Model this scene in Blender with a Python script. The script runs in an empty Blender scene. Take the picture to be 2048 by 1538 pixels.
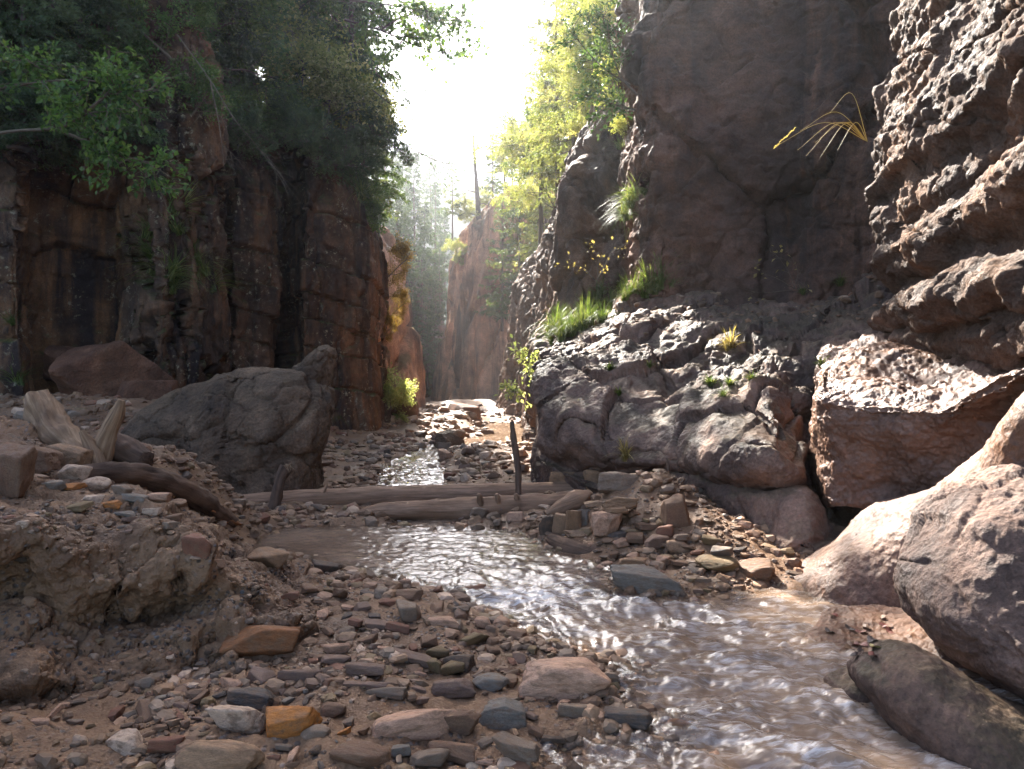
import bpy, bmesh, math, random, os
import numpy as np
from mathutils import Vector, Matrix, Euler
from mathutils.bvhtree import BVHTree

# ------------------------------------------------------------------ camera, sky, sun, exposure
SC = bpy.context.scene
FPX, CZ = 1463.0, 1.5                      # focal length in px of the 2048 px photograph, eye height
cam_d = bpy.data.cameras.new('camera'); cam = bpy.data.objects.new('camera', cam_d)
SC.collection.objects.link(cam); SC.camera = cam
cam.location = (0, 0, CZ); cam.rotation_euler = (math.radians(90), 0, 0)
cam_d.sensor_width = 36.0; cam_d.lens = 36.0 * FPX / 2048.0
cam_d.clip_start = 0.05; cam_d.clip_end = 2000.0
SUN_AZ, SUN_EL = math.radians(-19.0), math.radians(41.0)      # azimuth from +Y (negative = left), elevation
sdir = Vector((math.sin(SUN_AZ) * math.cos(SUN_EL), math.cos(SUN_AZ) * math.cos(SUN_EL), math.sin(SUN_EL)))
world = bpy.data.worlds.new('World'); SC.world = world; world.use_nodes = True
wn = world.node_tree.nodes; wl = world.node_tree.links
sky = wn.new('ShaderNodeTexSky'); sky.sky_type = 'NISHITA'; sky.sun_disc = False
sky.sun_elevation = SUN_EL; sky.sun_rotation = SUN_AZ; sky.air_density = .6; sky.dust_density = 1.5; sky.ozone_density = 1.0
wl.new(sky.outputs[0], wn['Background'].inputs[0]); wn['Background'].inputs[1].default_value = 0.075
sun_d = bpy.data.lights.new('sun', 'SUN'); sun_d.energy = 4.4; sun_d.angle = math.radians(0.5); sun_d.color = (1.0, 0.945, 0.86)
sun = bpy.data.objects.new('sun', sun_d); SC.collection.objects.link(sun)
sun.rotation_euler = sdir.to_track_quat('Z', 'Y').to_euler()
SC.view_settings.view_transform = 'Standard'; SC.view_settings.look = 'None'
SC.view_settings.exposure = 3.2; SC.view_settings.gamma = 1.0
SC.cycles.use_denoising = True
SC.cycles.max_bounces = 8; SC.cycles.diffuse_bounces = 4; SC.cycles.glossy_bounces = 3
SC.cycles.transparent_max_bounces = 12; SC.cycles.volume_bounces = 1
SC.cycles.sample_clamp_indirect = 4.0; SC.cycles.caustics_reflective = False; SC.cycles.caustics_refractive = False
COL = SC.collection
f32 = np.float32

# ------------------------------------------------------------------ noise
GR = np.array([[1,1,0],[-1,1,0],[1,-1,0],[-1,-1,0],[1,0,1],[-1,0,1],[1,0,-1],[-1,0,-1],[0,1,1],[0,-1,1],[0,1,-1],[0,-1,-1],[1,1,0],[-1,1,0],[0,-1,1],[0,-1,-1]], f32)
def hsh(x, y, z, s):
    h = (x * np.int64(374761393) + y * np.int64(668265263) + z * np.int64(2147483647) + s * np.int64(1274126177)) & np.int64(0xFFFFFFFF)
    h = ((h ^ (h >> 13)) * np.int64(1274126177)) & np.int64(0xFFFFFFFF)
    h = ((h ^ (h >> 15)) * np.int64(2246822519)) & np.int64(0xFFFFFFFF)
    return h ^ (h >> 16)
def perlin(p, s=0):
    i = np.floor(p).astype(np.int64); f = (p - i).astype(f32)
    u = f * f * f * (f * (f * 6 - 15) + 10)
    out = np.zeros(len(p), f32)
    for a in (0, 1):
        wa = u[:, 0] if a else 1 - u[:, 0]
        for b in (0, 1):
            wb = wa * (u[:, 1] if b else 1 - u[:, 1])
            for c in (0, 1):
                g = GR[hsh(i[:, 0] + a, i[:, 1] + b, i[:, 2] + c, s) & 15]
                d = g[:, 0] * (f[:, 0] - a) + g[:, 1] * (f[:, 1] - b) + g[:, 2] * (f[:, 2] - c)
                out += wb * (u[:, 2] if c else 1 - u[:, 2]) * d
    return out
def fbm(p, o=4, s=0, gain=.5, ridged=False):
    p = np.asarray(p, np.float64); t = np.zeros(len(p), f32); a = 1.0
    for k in range(o):
        n = perlin(p, s + k * 17)
        t += a * ((.35 - np.abs(n)) * 1.6 if ridged else n)
        p = p * 2.03 + 11.3; a *= gain
    return t
def worley(p, s=0):
    """F1, F2 and the nearest cell's random number"""
    p = np.asarray(p, np.float64); i = np.floor(p).astype(np.int64); f = p - i
    f1 = np.full(len(p), 9., f32); f2 = np.full(len(p), 9., f32); cid = np.zeros(len(p), f32)
    for a in (-1, 0, 1):
        for b in (-1, 0, 1):
            for c in (-1, 0, 1):
                h = hsh(i[:, 0] + a, i[:, 1] + b, i[:, 2] + c, s)
                dx = a + (h & 1023) / 1023. - f[:, 0]; dy = b + ((h >> 10) & 1023) / 1023. - f[:, 1]; dz = c + ((h >> 20) & 1023) / 1023. - f[:, 2]
                d = np.sqrt(dx * dx + dy * dy + dz * dz).astype(f32)
                near = d < f1
                f2 = np.where(near, f1, np.minimum(f2, d)); cid = np.where(near, ((h >> 5) & 4095) / 4095., cid); f1 = np.where(near, d, f1)
    return f1, f2, cid.astype(f32)
def sm(a, b, x):
    t = np.clip((x - a) / (b - a), 0, 1); return t * t * (3 - 2 * t)

# ------------------------------------------------------------------ objects, tags
def P(px, py, d):
    """the world point that the photograph shows at pixel (px, py), d metres deep"""
    return np.array([(px - 1024) / FPX * d, d, CZ - (py - 769) / FPX * d])
def gxy(px, py, z=0.0):
    d = (CZ - z) * FPX / (py - 769); return ((px - 1024) / FPX * d, d)
def tag(o, label=None, cat=None, group=None, kind=None):
    for k, v in (('label', label), ('category', cat), ('group', group), ('kind', kind)):
        if v: o[k] = v
    return o
def empty(name, loc=(0, 0, 0), rz=0.0, sc=1.0):
    o = bpy.data.objects.new(name, None); COL.objects.link(o); o.location = loc; o.rotation_euler = (0, 0, rz); o.scale = (sc, sc, sc)
    o.empty_display_size = .1
    return o
def link(name, me, parent=None):
    o = bpy.data.objects.new(name, me); COL.objects.link(o)
    if parent is not None: o.parent = parent
    return o
def mesh(name, V, Fc, mat=None, smooth=True, attrs=None):
    """Fc: (n,3) or (n,4) int array"""
    me = bpy.data.meshes.new(name); V = np.ascontiguousarray(V, f32); Fc = np.ascontiguousarray(Fc, np.int32)
    n, k = Fc.shape
    me.vertices.add(len(V)); me.vertices.foreach_set('co', V.ravel())
    me.loops.add(n * k); me.loops.foreach_set('vertex_index', Fc.ravel())
    me.polygons.add(n); me.polygons.foreach_set('loop_start', np.arange(0, n * k, k, dtype=np.int32))
    me.polygons.foreach_set('loop_total', np.full(n, k, np.int32))
    me.polygons.foreach_set('use_smooth', np.full(n, smooth, bool))
    for an, av in (attrs or {}).items():
        a = me.attributes.new(an, 'FLOAT', 'POINT'); a.data.foreach_set('value', np.ascontiguousarray(av, f32))
    me.update(); me.validate()
    if mat: me.materials.append(mat)
    return me
def gridfaces(nv, nu, wrap=False):
    a = np.arange(nv * nu).reshape(nv, nu)
    if wrap: a = np.concatenate([a, a[:, :1]], 1)
    return np.stack([a[:-1, :-1], a[:-1, 1:], a[1:, 1:], a[1:, :-1]], -1).reshape(-1, 4)
def gnormals(G):
    du = np.gradient(G, axis=1); dv = np.gradient(G, axis=0)
    n = np.cross(du, dv); return n / (np.linalg.norm(n, axis=2, keepdims=True) + 1e-9)
def cr(C, n, cyc=False):
    """Catmull-Rom along axis 0 to n samples"""
    C = np.asarray(C, float); m = len(C)
    t = np.linspace(0, m - 1, n); i = np.minimum(t.astype(int), m - 2); f = (t - i)
    f = f.reshape((-1,) + (1,) * (C.ndim - 1))
    g = lambda k: C[np.clip(k, 0, m - 1)]
    a, b, c, d = g(i - 1), g(i), g(i + 1), g(i + 2)
    return .5 * (2 * b + (c - a) * f + (2 * a - 5 * b + 4 * c - d) * f * f + (3 * b - a - 3 * c + d) * f ** 3)
HITS = []                                       # meshes that stones and plants are set down on
def solid(V, Fc):
    HITS.append((V, Fc))
def sheet(name, rows, nu, nv, disp, mat, world=False, flip=False, hit=True):
    C = np.array(rows, float)
    if not world: C = np.array([[P(*c) for c in r] for r in rows])
    G = cr(np.swapaxes(cr(np.swapaxes(C, 0, 1), nu), 0, 1), nv)
    G = displace(G, disp, flip)
    return finish(name, G, mat, flip, hit)
def displace(G, disp, flip=False):
    for fn in (disp if isinstance(disp, (list, tuple)) else [disp]):
        N = gnormals(G) * (-1 if flip else 1)
        d = fn(G.reshape(-1, 3), N.reshape(-1, 3))
        if d.ndim == 1: G = G + N * d.reshape(G.shape[:2])[..., None]
        else: G = G + d.reshape(G.shape)
    return G
def finish(name, G, mat, flip=False, hit=True, wrap=False):
    nv, nu = G.shape[:2]; Fc = gridfaces(nv, nu, wrap)
    if flip: Fc = Fc[:, ::-1]
    if hit:
        s = max(1, int(min(nv, nu) // 70)); Gs = G[::s, ::s]; solid(Gs.reshape(-1, 3), gridfaces(*Gs.shape[:2]))
    return link(name, mesh(name, G.reshape(-1, 3), Fc, mat))

# ------------------------------------------------------------------ materials
class NT:
    def __init__(s, name):
        s.m = bpy.data.materials.new(name); s.m.use_nodes = True; s.t = s.m.node_tree; s.t.nodes.clear()
        s.out = s.t.nodes.new('ShaderNodeOutputMaterial')
    def n(s, typ, ins=None, **props):
        nd = s.t.nodes.new('ShaderNode' + typ)
        for k, v in props.items(): setattr(nd, k, v)
        for k, v in (ins or {}).items(): s.set(nd, k, v)
        return nd
    def set(s, nd, k, v):
        i = nd.inputs[k]
        if isinstance(v, bpy.types.NodeSocket): s.t.links.new(v, i)
        elif isinstance(v, bpy.types.Node): s.t.links.new(v.outputs[0], i)
        else: i.default_value = v
    def math(s, op, a, b=0.0, c=0.0, clamp=False):
        return s.n('Math', {0: a, 1: b, 2: c}, operation=op, use_clamp=clamp).outputs[0]
    def ramp(s, fac, stops, interp='LINEAR'):
        r = s.n('ValToRGB', {0: fac}); e = r.color_ramp.elements; r.color_ramp.interpolation = interp
        while len(e) < len(stops): e.new(.5)
        for q, (p, c) in zip(e, stops):
            q.position = p; q.color = (c, c, c, 1) if isinstance(c, (int, float)) else (*c, 1)
        return r.outputs[0]
    def mix(s, f, a, b, mode='MIX'):
        m = s.n('Mix', data_type='RGBA', blend_type=mode)
        for i, v in ((0, f), (6, a), (7, b)):
            if isinstance(v, tuple): v = (*v, 1)
            s.set(m, i, v)
        return m.outputs[2]
    def noise(s, vec, scale, detail=6, rough=.55, dist=0.0):
        return s.n('TexNoise', {'Vector': vec, 'Scale': scale, 'Detail': detail, 'Roughness': rough, 'Distortion': dist}).outputs[0]
    def mapping(s, vec, sc=(1, 1, 1), rot=(0, 0, 0), loc=(0, 0, 0)):
        return s.n('Mapping', {'Vector': vec, 'Scale': sc, 'Rotation': rot, 'Location': loc}).outputs[0]
def rock_mat(name, cols, sc=1.0, streak=0.0, streak_col=(.012, .011, .012), lichen=0.0, lich_col=(.27, .235, .15), moss=0.0, rough=(.6, .92), spec=.14,
             bump=.6, fine=1.0, strata=0.0, obj_tint=False, wetlow=False, warm=0.0):
    m = NT(name); tc = m.n('TexCoord'); v = tc.outputs['Object']
    if obj_tint:
        oi = m.n('ObjectInfo'); sh = m.n('VectorMath', {0: v, 1: oi.outputs['Random']}, operation='ADD').outputs[0]
        v = m.n('VectorMath', {0: sh, 1: (3.1, 3.1, 3.1)}, operation='MULTIPLY').outputs[0]
    cols = [(c[0] * 1.25 * k_, c[1] * .96 * k_, c[2] * .77 * k_) for c, k_ in zip(cols, (.62, 1.0, 1.3))]
    n1 = m.noise(v, .55 * sc, 9, .62, .4); n2 = m.noise(v, 3.1 * sc, 8, .6); n3 = m.noise(v, (15 if obj_tint else 38) * sc, 5, .72)
    f = m.math('ADD', m.math('MULTIPLY', n1, .6), m.math('MULTIPLY', n2, .4))
    col = m.ramp(f, [(.33, cols[0]), (.5, cols[1]), (.66, cols[2])])
    if obj_tint:
        col = m.mix(1.0, m.ramp(f, [(.3, .55), (.5, .95), (.68, 1.35)]), oi.outputs['Color'], 'MULTIPLY')
        col = m.mix(m.ramp(m.noise(v, 1.4, 6, .65), [(.47, 0.), (.62, .65)]), col, (.15, .086, .047))
    if warm:
        w = m.ramp(m.noise(m.mapping(v, (1, 1, .45)), .8 * sc, 5, .6), [(.5, 0.), (.62, warm)])
        col = m.mix(w, col, (.25, .115, .045))
    wa = m.math('MULTIPLY', m.n('Attribute', attribute_name='warm').outputs['Fac'], m.ramp(n2, [(.3, .55), (.6, 1.)]))
    col = m.mix(wa, col, m.ramp(n1, [(.35, (.09, .04, .016)), (.5, (.22, .10, .04)), (.65, (.33, .16, .065))]))
    if strata:
        st = m.noise(m.mapping(v, (.25, .25, 5)), 1.3 * sc, 6, .6, .6)
        col = m.mix(strata, col, m.ramp(st, [(.35, .35), (.5, 1.), (.62, 1.5)]), 'MULTIPLY')
    if streak:
        s1 = m.noise(m.mapping(v, (1, 1, .09)), 1.5 * sc, 6, .65, .3)
        s2 = m.noise(m.mapping(v, (1, 1, .2)), .5 * sc, 3, .5)
        sf = m.math('MULTIPLY', m.ramp(s1, [(.44, 0.), (.56, 1.)]), m.ramp(s2, [(.36, .2), (.55, 1.)]))
        col = m.mix(m.math('MULTIPLY', sf, streak), col, streak_col)
    grain = m.ramp(n3, [(.28, .45), (.5, 1.), (.72, 1.55)])
    col = m.mix(.8 * fine, col, grain, 'MULTIPLY')
    if lichen:
        l1 = m.noise(v, 9 * sc, 6, .68); l2 = m.noise(m.mapping(v, (1, 1, .55)), 1.1 * sc, 5, .6)
        lf = m.math('MULTIPLY', m.ramp(l1, [(.57, 0.), (.63, 1.)]), m.ramp(l2, [(.47, 0.), (.58, 1.)]))
        col = m.mix(m.math('MULTIPLY', lf, lichen), col, lich_col)
    if moss:
        nz = m.n('SeparateXYZ', {0: m.n('NewGeometry').outputs['Normal']}).outputs[2]
        up = m.math('ADD', nz, m.math('MULTIPLY', m.math('SUBTRACT', m.noise(v, 2.3 * sc, 7, .65), .5), 2.6))
        mf = m.ramp(up, [(.45, 0.), (.85, 1.)])
        mc = m.ramp(n3, [(.3, (.02, .03, .006)), (.7, (.07, .085, .016))])
        col = m.mix(m.math('MULTIPLY', mf, moss), col, mc)
    b = m.math('ADD', m.math('MULTIPLY', m.noise(v, 9 * sc, 9, .65), 1.0), m.math('MULTIPLY', m.noise(v, 60 * sc, 5, .7), .38))
    vor = m.n('TexVoronoi', {'Vector': v, 'Scale': 26 * sc}); b = m.math('ADD', b, m.math('MULTIPLY', vor.outputs[0], .35))
    bp = m.n('Bump', {'Strength': bump, 'Distance': .05 / max(sc, .4), 'Height': b})
    rg = m.ramp(n2, [(.35, rough[0]), (.65, rough[1])])
    bs = m.n('BsdfPrincipled', {'Base Color': col, 'Roughness': rg, 'Specular IOR Level': spec, 'Normal': bp.outputs[0]})
    m.t.links.new(bs.outputs[0], m.out.inputs[0])
    return m.m
# ------------------------------------------------------------------ rock materials
M_LEFT = rock_mat('dark_lichened_rock', [(.016, .013, .011), (.05, .037, .027), (.11, .08, .056)], 1.0, streak=.85, lichen=.8, moss=.55, bump=.5, warm=.35)
M_WALL = rock_mat('brown_scoured_rock', [(.045, .03, .023), (.095, .062, .047), (.15, .10, .078)], .9, streak=.8, streak_col=(.022, .017, .014), bump=.55, rough=(.6, .9))
M_NEAR = rock_mat('pitted_wet_rock', [(.042, .034, .029), (.09, .072, .06), (.145, .116, .098)], 1.2, streak=.25, bump=1.0, rough=(.52, .82), spec=.13, warm=.3)
M_BED = rock_mat('smooth_bedrock', [(.036, .028, .024), (.088, .066, .055), (.165, .126, .105)], 1.0, streak=.3, moss=.2, bump=.55, rough=(.5, .8), spec=.22)
M_SMOOTH = rock_mat('water_polished_rock', [(.045, .03, .024), (.08, .054, .042), (.125, .088, .07)], .9, streak=.2, bump=.4, rough=(.4, .68), spec=.28, warm=.28)
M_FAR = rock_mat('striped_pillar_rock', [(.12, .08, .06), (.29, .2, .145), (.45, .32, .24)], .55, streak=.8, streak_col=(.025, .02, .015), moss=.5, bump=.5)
M_BOULDER = rock_mat('boulder_stone', [(.042, .034, .026), (.095, .077, .057), (.16, .13, .098)], 1.0, streak=.3, bump=.8, moss=.06, warm=.15)
M_REDB = rock_mat('red_boulder_stone', [(.055, .033, .024), (.105, .064, .045), (.165, .104, .075)], 1.1, bump=.8, warm=.12, streak=.25)
M_ROUND = rock_mat('rounded_purple_rock', [(.05, .04, .038), (.105, .083, .075), (.17, .136, .122)], 1.1, streak=.2, bump=.8, rough=(.45, .78), spec=.24, warm=.15)
M_STONE = rock_mat('river_stone', [(.1, .1, .1)] * 3, .5, bump=.35, obj_tint=True, rough=(.5, .85), fine=.7, spec=.2)

def plan_wall(name, plan, prof, disp, mat, res=.04, zres=.04, inward=None, label=None, zf=None, attrs=None):
    """plan: list of (x, y); prof: list of (offset outwards, z); a wall whose outside faces the canyon"""
    pl = np.array(plan, float); seg = np.linalg.norm(np.diff(pl, axis=0), axis=1); s = np.r_[0, np.cumsum(seg)]
    n = int(s[-1] / res) + 2; t = np.linspace(0, s[-1], n)
    xy = np.stack([np.interp(t, s, pl[:, 0]), np.interp(t, s, pl[:, 1])], 1)
    k = max(3, int(.25 / res)); ker = np.hanning(k + 2)[1:-1]; ker /= ker.sum()
    pad = np.concatenate([np.repeat(xy[:1], k, 0), xy, np.repeat(xy[-1:], k, 0)])
    sx = np.stack([np.convolve(pad[:, j], ker, 'same')[k:-k] for j in (0, 1)], 1)
    kk = max(3, int(1.2 / res)); ker = np.hanning(kk + 2)[1:-1]; ker /= ker.sum()
    pad = np.concatenate([np.repeat(xy[:1], kk, 0), xy, np.repeat(xy[-1:], kk, 0)])
    bx = np.stack([np.convolve(pad[:, j], ker, 'same')[kk:-kk] for j in (0, 1)], 1)
    tg = np.gradient(bx, axis=0); nn = np.stack([tg[:, 1], -tg[:, 0]], 1); nn /= np.linalg.norm(nn, axis=1, keepdims=True) + 1e-9
    mn = nn.mean(0) if inward is None else -np.array(inward, float); mn = mn / np.linalg.norm(mn)
    pr = np.array(prof, float); sl = np.r_[0, np.cumsum(np.linalg.norm(np.diff(pr, axis=0), axis=1))]
    nv = int(sl[-1] / zres) + 2; tv = np.linspace(0, sl[-1], nv)
    off = np.interp(tv, sl, pr[:, 0]); z = np.interp(tv, sl, pr[:, 1])
    wb = sm(.25, 1.2, -off)[:, None, None]; D = nn[None] * (1 - wb) + mn[None, None] * wb
    G = np.zeros((nv, n, 3)); G[..., :2] = sx[None] + off[:, None, None] * D; G[..., 2] = z[:, None]
    if zf is not None: G[..., 2] *= zf(sx[:, 0], sx[:, 1])[None]
    G = displace(G, disp)
    o = finish(name, G, mat)
    for k_, fn in (attrs or {}).items():
        at = o.data.attributes.new(k_, 'FLOAT', 'POINT'); at.data.foreach_set('value', np.ascontiguousarray(fn(G.reshape(-1, 3)), f32))
    if label: tag(o, label, None)
    return tag(o, kind='structure')
def px(*pts):
    return [((a - 1024) / FPX * d, d) for a, d in pts]
S3 = lambda p, a, b=None, c=None: p * np.array([a, b if b else a, c if c else a])

# left wall: jointed blocks, vertical ribs, cracks
def lpx(p): return 1024 + FPX * p[:, 0] / p[:, 1]
def recess(p):
    q = lpx(p) + 10 * fbm(p * 1.3, 3, 4); return sm(38, 52, q) * sm(250, 232, q)
def d_roof(p, N):
    z = p[:, 2] + .25 * fbm(p * .7, 3, 1); out = np.zeros_like(p); a = recess(p) * sm(5.25, 5.5, z) * (1.25 + .5 * sm(5.5, 8, z)) + .3 * recess(p) * sm(4.1, 4.2, z) * sm(5.4, 5.2, z)
    q = lpx(p) + 14 * fbm(p * .8, 3, 3); cr_ = np.exp(-((q - 578 - (p[:, 2] - 4) * 5) / 9) ** 2) * sm(7.6, 6.5, p[:, 2]); col_ = np.exp(-((q - 455) / 6) ** 2) * sm(7, 6, p[:, 2])
    a = a - 1.1 * cr_ - .5 * col_; out[:, 0] = a * .55; out[:, 1] = -a * .85
    ribs = sm(245, 270, q) * sm(460, 440, q) * np.abs(fbm(np.stack([(q + (p[:, 2] - 3) * 9) * .035, 0 * q, p[:, 2] * .16], 1), 3, 10)) * .4; out[:, 0] += ribs * .4; out[:, 1] -= ribs * .6
    return out
def blocks(p):
    u = .52 * p[:, 0] + .85 * p[:, 1] + .09 * fbm(p * .8, 3, 24); z = p[:, 2] + .12 * fbm(p * .6, 3, 25) + .12 * u
    i = np.floor(z / .95 + .35 * np.sin(z * 1.3)); fz = z / .95 + .35 * np.sin(z * 1.3) - i
    q = u / (.75 + .5 * (hsh(i.astype(np.int64), 0 * i.astype(np.int64), 0 * i.astype(np.int64), 5) % 97) / 97.); j = np.floor(q + .37 * i); fu = q + .37 * i - j
    h = hsh(i.astype(np.int64), j.astype(np.int64), 0 * i.astype(np.int64), 9) % 1009 / 1009.; k2 = hsh(i.astype(np.int64), j.astype(np.int64), 0 * i.astype(np.int64), 19) % 1009 / 1009.
    e = np.minimum(np.minimum(fz, 1 - fz) * .95, np.minimum(fu, 1 - fu) * .95)
    return (h - .5) * .24 + (fz - .5) * (k2 - .5) * .14 - .13 * sm(.05, .0, e)
def d_left(p, N):
    q = lpx(p); a = np.maximum(sm(450, 470, q), sm(50, 40, q)); rc = recess(p) * sm(5.4, 5.2, p[:, 2])
    w0 = d_left0(p, N); return w0 * (1 - .75 * a) * (1 - .8 * rc) + blocks(p) * np.maximum(a, .18 * rc) + .04 * rc * fbm(S3(p, .8, .8, 4), 3, 26)
def d_left0(p, N):
    w = S3(p, .55, .55, .33) + .18 * np.stack([fbm(p * .9, 3, 5), fbm(p * .9, 3, 6), fbm(p * .9, 3, 7)], 1)
    f1, f2, cid = worley(w, 3)
    crack = sm(.0, .07, f2 - f1)
    d = (cid - .5) * .48 + (crack - 1) * .26
    g1, g2, c2 = worley(S3(p, 1.6, 1.6, .9) + .25 * fbm(p * 2, 3, 9)[:, None], 8)
    d += (c2 - .5) * .08 + (sm(0, .05, g2 - g1) - 1) * .06
    return d + .2 * fbm(S3(p, .35, .35, .2), 3, 2)
def d_left2(p, N):
    d = .06 * fbm(S3(p, 1.9, 1.9, .28), 4, 21) + .035 * fbm(p * 2.2, 5, 22, .55)
    return d + .03 * fbm(S3(p, 7, 7, 3), 4, 23, .6)
LEFT = px((-900, 10.5), (-420, 12.2), (-60, 13.0), (38, 13.2), (47, 14.8), (232, 15.8), (262, 14.7), (318, 14.3), (392, 14.9), (442, 16.2), (456, 17.8), (548, 18.6), (566, 19.9), (592, 20.0), (606, 18.9), (690, 19.8), (735, 20.6)) + [(-4.0, 21.6), (-4.15, 23.5), (-4.9, 26), (-7, 27)]
plan_wall('canyon_wall', LEFT, [(.3, -.4), (.12, 1.2), (0, 2.4), (.05, 5), (-.1, 7.0), (-.5, 8.6), (-1.3, 9.8), (-3.5, 11.2), (-9, 14.0)], [d_roof, d_left, d_left2], M_LEFT, .036, .036, zf=lambda x, y: 1.12 - .25 * sm(16.3, 17.6, y), inward=(-.9, .25), attrs=dict(warm=lambda p: recess(p) * sm(5.6, 5.2, p[:, 2]) * .9 + .3 * sm(640, 680, lpx(p)) * sm(5, 2.5, p[:, 2]) * sm(-6, -5, p[:, 0])),
          label='dark jointed rock wall with lichen spots and orange recess beside big boulder')

# right main wall: broad scallops, a few long cracks
def d_main(p, N):
    q = p + .5 * np.stack([fbm(p * .5, 3, 31), fbm(p * .5, 3, 32), fbm(p * .5, 3, 33)], 1)
    f1, f2, cid = worley(S3(q, .42, .42, .3), 12)
    d = (cid - .5) * .32 + (sm(0, .06, f2 - f1) - 1) * .16
    r = fbm(S3(q, .8, .8, .5), 3, 35, ridged=True)
    return d - .22 * np.clip(r - .45, 0, 1) + .42 * fbm(S3(p, .38, .38, .3), 3, 34)
def d_main2(p, N):
    g1, g2, gc = worley(S3(p, .9, .9, 1.5) + .35 * fbm(p * 1.1, 3, 39)[:, None], 13)
    return .10 * (gc - .5) + .05 * (sm(0, .04, g2 - g1) - 1) + .075 * fbm(S3(p, 1.5, 1.5, .8), 4, 36) + .05 * fbm(S3(p, 3.2, 3.2, 5), 4, 38) + .018 * fbm(p * 9, 4, 37, .6)
MAIN = px((1300, 18), (1262, 15.5), (1262, 13.2), (1276, 12.2), (1310, 11.8), (1450, 11.5), (1600, 11.3), (1700, 10.9), (1790, 10.6), (1960, 10.2), (2300, 9.6))
plan_wall('canyon_wall', MAIN, [(.25, 1.2), (.1, 2.6), (0, 3.4), (-.05, 6), (.12, 8.5), (0, 11), (-.8, 13.0), (-3, 14), (-7, 15)], [d_main, d_main2], M_WALL, .025, .025,
          label='tall dark brown rock wall with black water streaks above grassy ledge')
# buttress further up the right side
def d_butt(p, N):
    f1, f2, cid = worley(S3(p, .7, .7, .4) + .3 * fbm(p, 3, 41)[:, None], 14)
    d = (cid - .5) * .5 + (sm(0, .08, f2 - f1) - 1) * .2
    return d + .3 * fbm(S3(p, .6, .6, .3), 4, 42) + .16 * np.abs(fbm(S3(p, 1.6, 1.6, .5), 4, 43))
def d_butt2(p, N):
    return .09 * fbm(S3(p, 3, 3, 1.2), 5, 44, .6) + .03 * fbm(p * 8, 4, 45, .6)
BUTT = px((1020, 34), (1085, 28), (1098, 22), (1104, 18.5), (1116, 16.6), (1150, 15.9), (1210, 15.6), (1290, 15.2), (1400, 15))
plan_wall('canyon_wall', BUTT, [(.5, -.2), (.25, 1.5), (.12, 3), (0, 4.6), (-.1, 5.6), (-.45, 6.4), (-.8, 7.2), (-1.5, 8.2), (-3, 9), (-8, 11.5)], [d_butt, d_butt2], M_NEAR, .04, .04, inward=(.95, .3),
          label='sunlit craggy rock buttress crowned with grass and shrubs behind main wall')
# near right wall: pitted, layered, lit at a grazing angle
def d_near(p, N):
    st = p[:, 2] + .22 * fbm(S3(p, .6, .6, .6), 3, 51)
    d = .10 * fbm(np.stack([p[:, 0] * .3, p[:, 1] * .3, st * 2.0], 1), 4, 52, .6) + .13 * fbm(S3(p, .55, .55, .7), 3, 53)
    f1, f2, cid = worley(S3(p, .9, .9, 1.3) + .3 * fbm(p * 1.3, 3, 54)[:, None], 15)
    d += (cid - .5) * .12 + (sm(0, .05, f2 - f1) - 1) * .06
    band = lambda z0, w: np.exp(-((st - z0) / w) ** 2)
    return d - .15 * band(2.42, .09) - .10 * band(1.98, .05) + .12 * band(2.75, .12) + .1 * band(2.18, .1) + .1 * band(3.45, .1)
def d_near2(p, N):
    a = fbm(p * 3.4, 5, 55, .6); f1, f2, _ = worley(p * 9 + .6 * fbm(p * 4, 2, 56)[:, None], 16)
    g1, g2, _ = worley(p * 22, 17)
    return .05 * a + .016 * (f1 - .5) * -1 + .01 * (.5 - g1) + .022 * fbm(S3(p, 8, 8, 11), 4, 57, .65)
NEAR = [(7.5, 8.9), (5.6, 8.3), (4.4, 7.85), (3.85, 7.55), (3.63, 7.2), (3.52, 6.5), (3.4, 5.8), (3.27, 5.0), (3.17, 4.2), (3.1, 3.2), (3.15, 2.0), (3.3, .5), (3.5, -2)]
plan_wall('canyon_wall', NEAR, [(-1.0, .6), (-.6, 1.4), (-.14, 1.7), (-.02, 2.0), (.02, 3), (0, 4.2), (-.1, 5.2), (-.3, 6.4), (-1.2, 7.4), (-4, 8.5)], [d_near, d_near2], M_NEAR, .017, .017,
          label='near pitted brown rock wall raked by sunlight with overhanging layer')

# bulging bedrock and ledge below the main wall
def d_bed(p, N):
    up = np.clip(N[:, 2], 0, 1)
    f1, f2, cid = worley(S3(p, 1.0, 1.0, 1.4) + .35 * fbm(p * .9, 3, 61)[:, None], 18)
    rough = sm(.55, 1.7, p[:, 2])
    d = ((cid - .5) * .24 + (sm(0, .1, f2 - f1) - 1) * .11) * (.22 + .78 * rough)
    return d + .14 * fbm(p * .8, 3, 62) + .07 * rough * fbm(S3(p, 2.2, 2.2, 3), 4, 63)
def d_bed2(p, N):
    rough = sm(.9, 1.9, p[:, 2])
    h1, h2, hc = worley(S3(p, 2.6, 2.6, 4.5) + .4 * fbm(p * 2, 3, 68)[:, None], 28)
    return .05 * fbm(p * 2.3, 4, 64) + .022 * fbm(p * 7, 5, 65, .6) * (.5 + .5 * rough) + rough * sm(12.2, 10.8, p[:, 1]) * (.045 * (hc - .5) + .02 * (sm(0, .1, h2 - h1) - 1))
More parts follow.
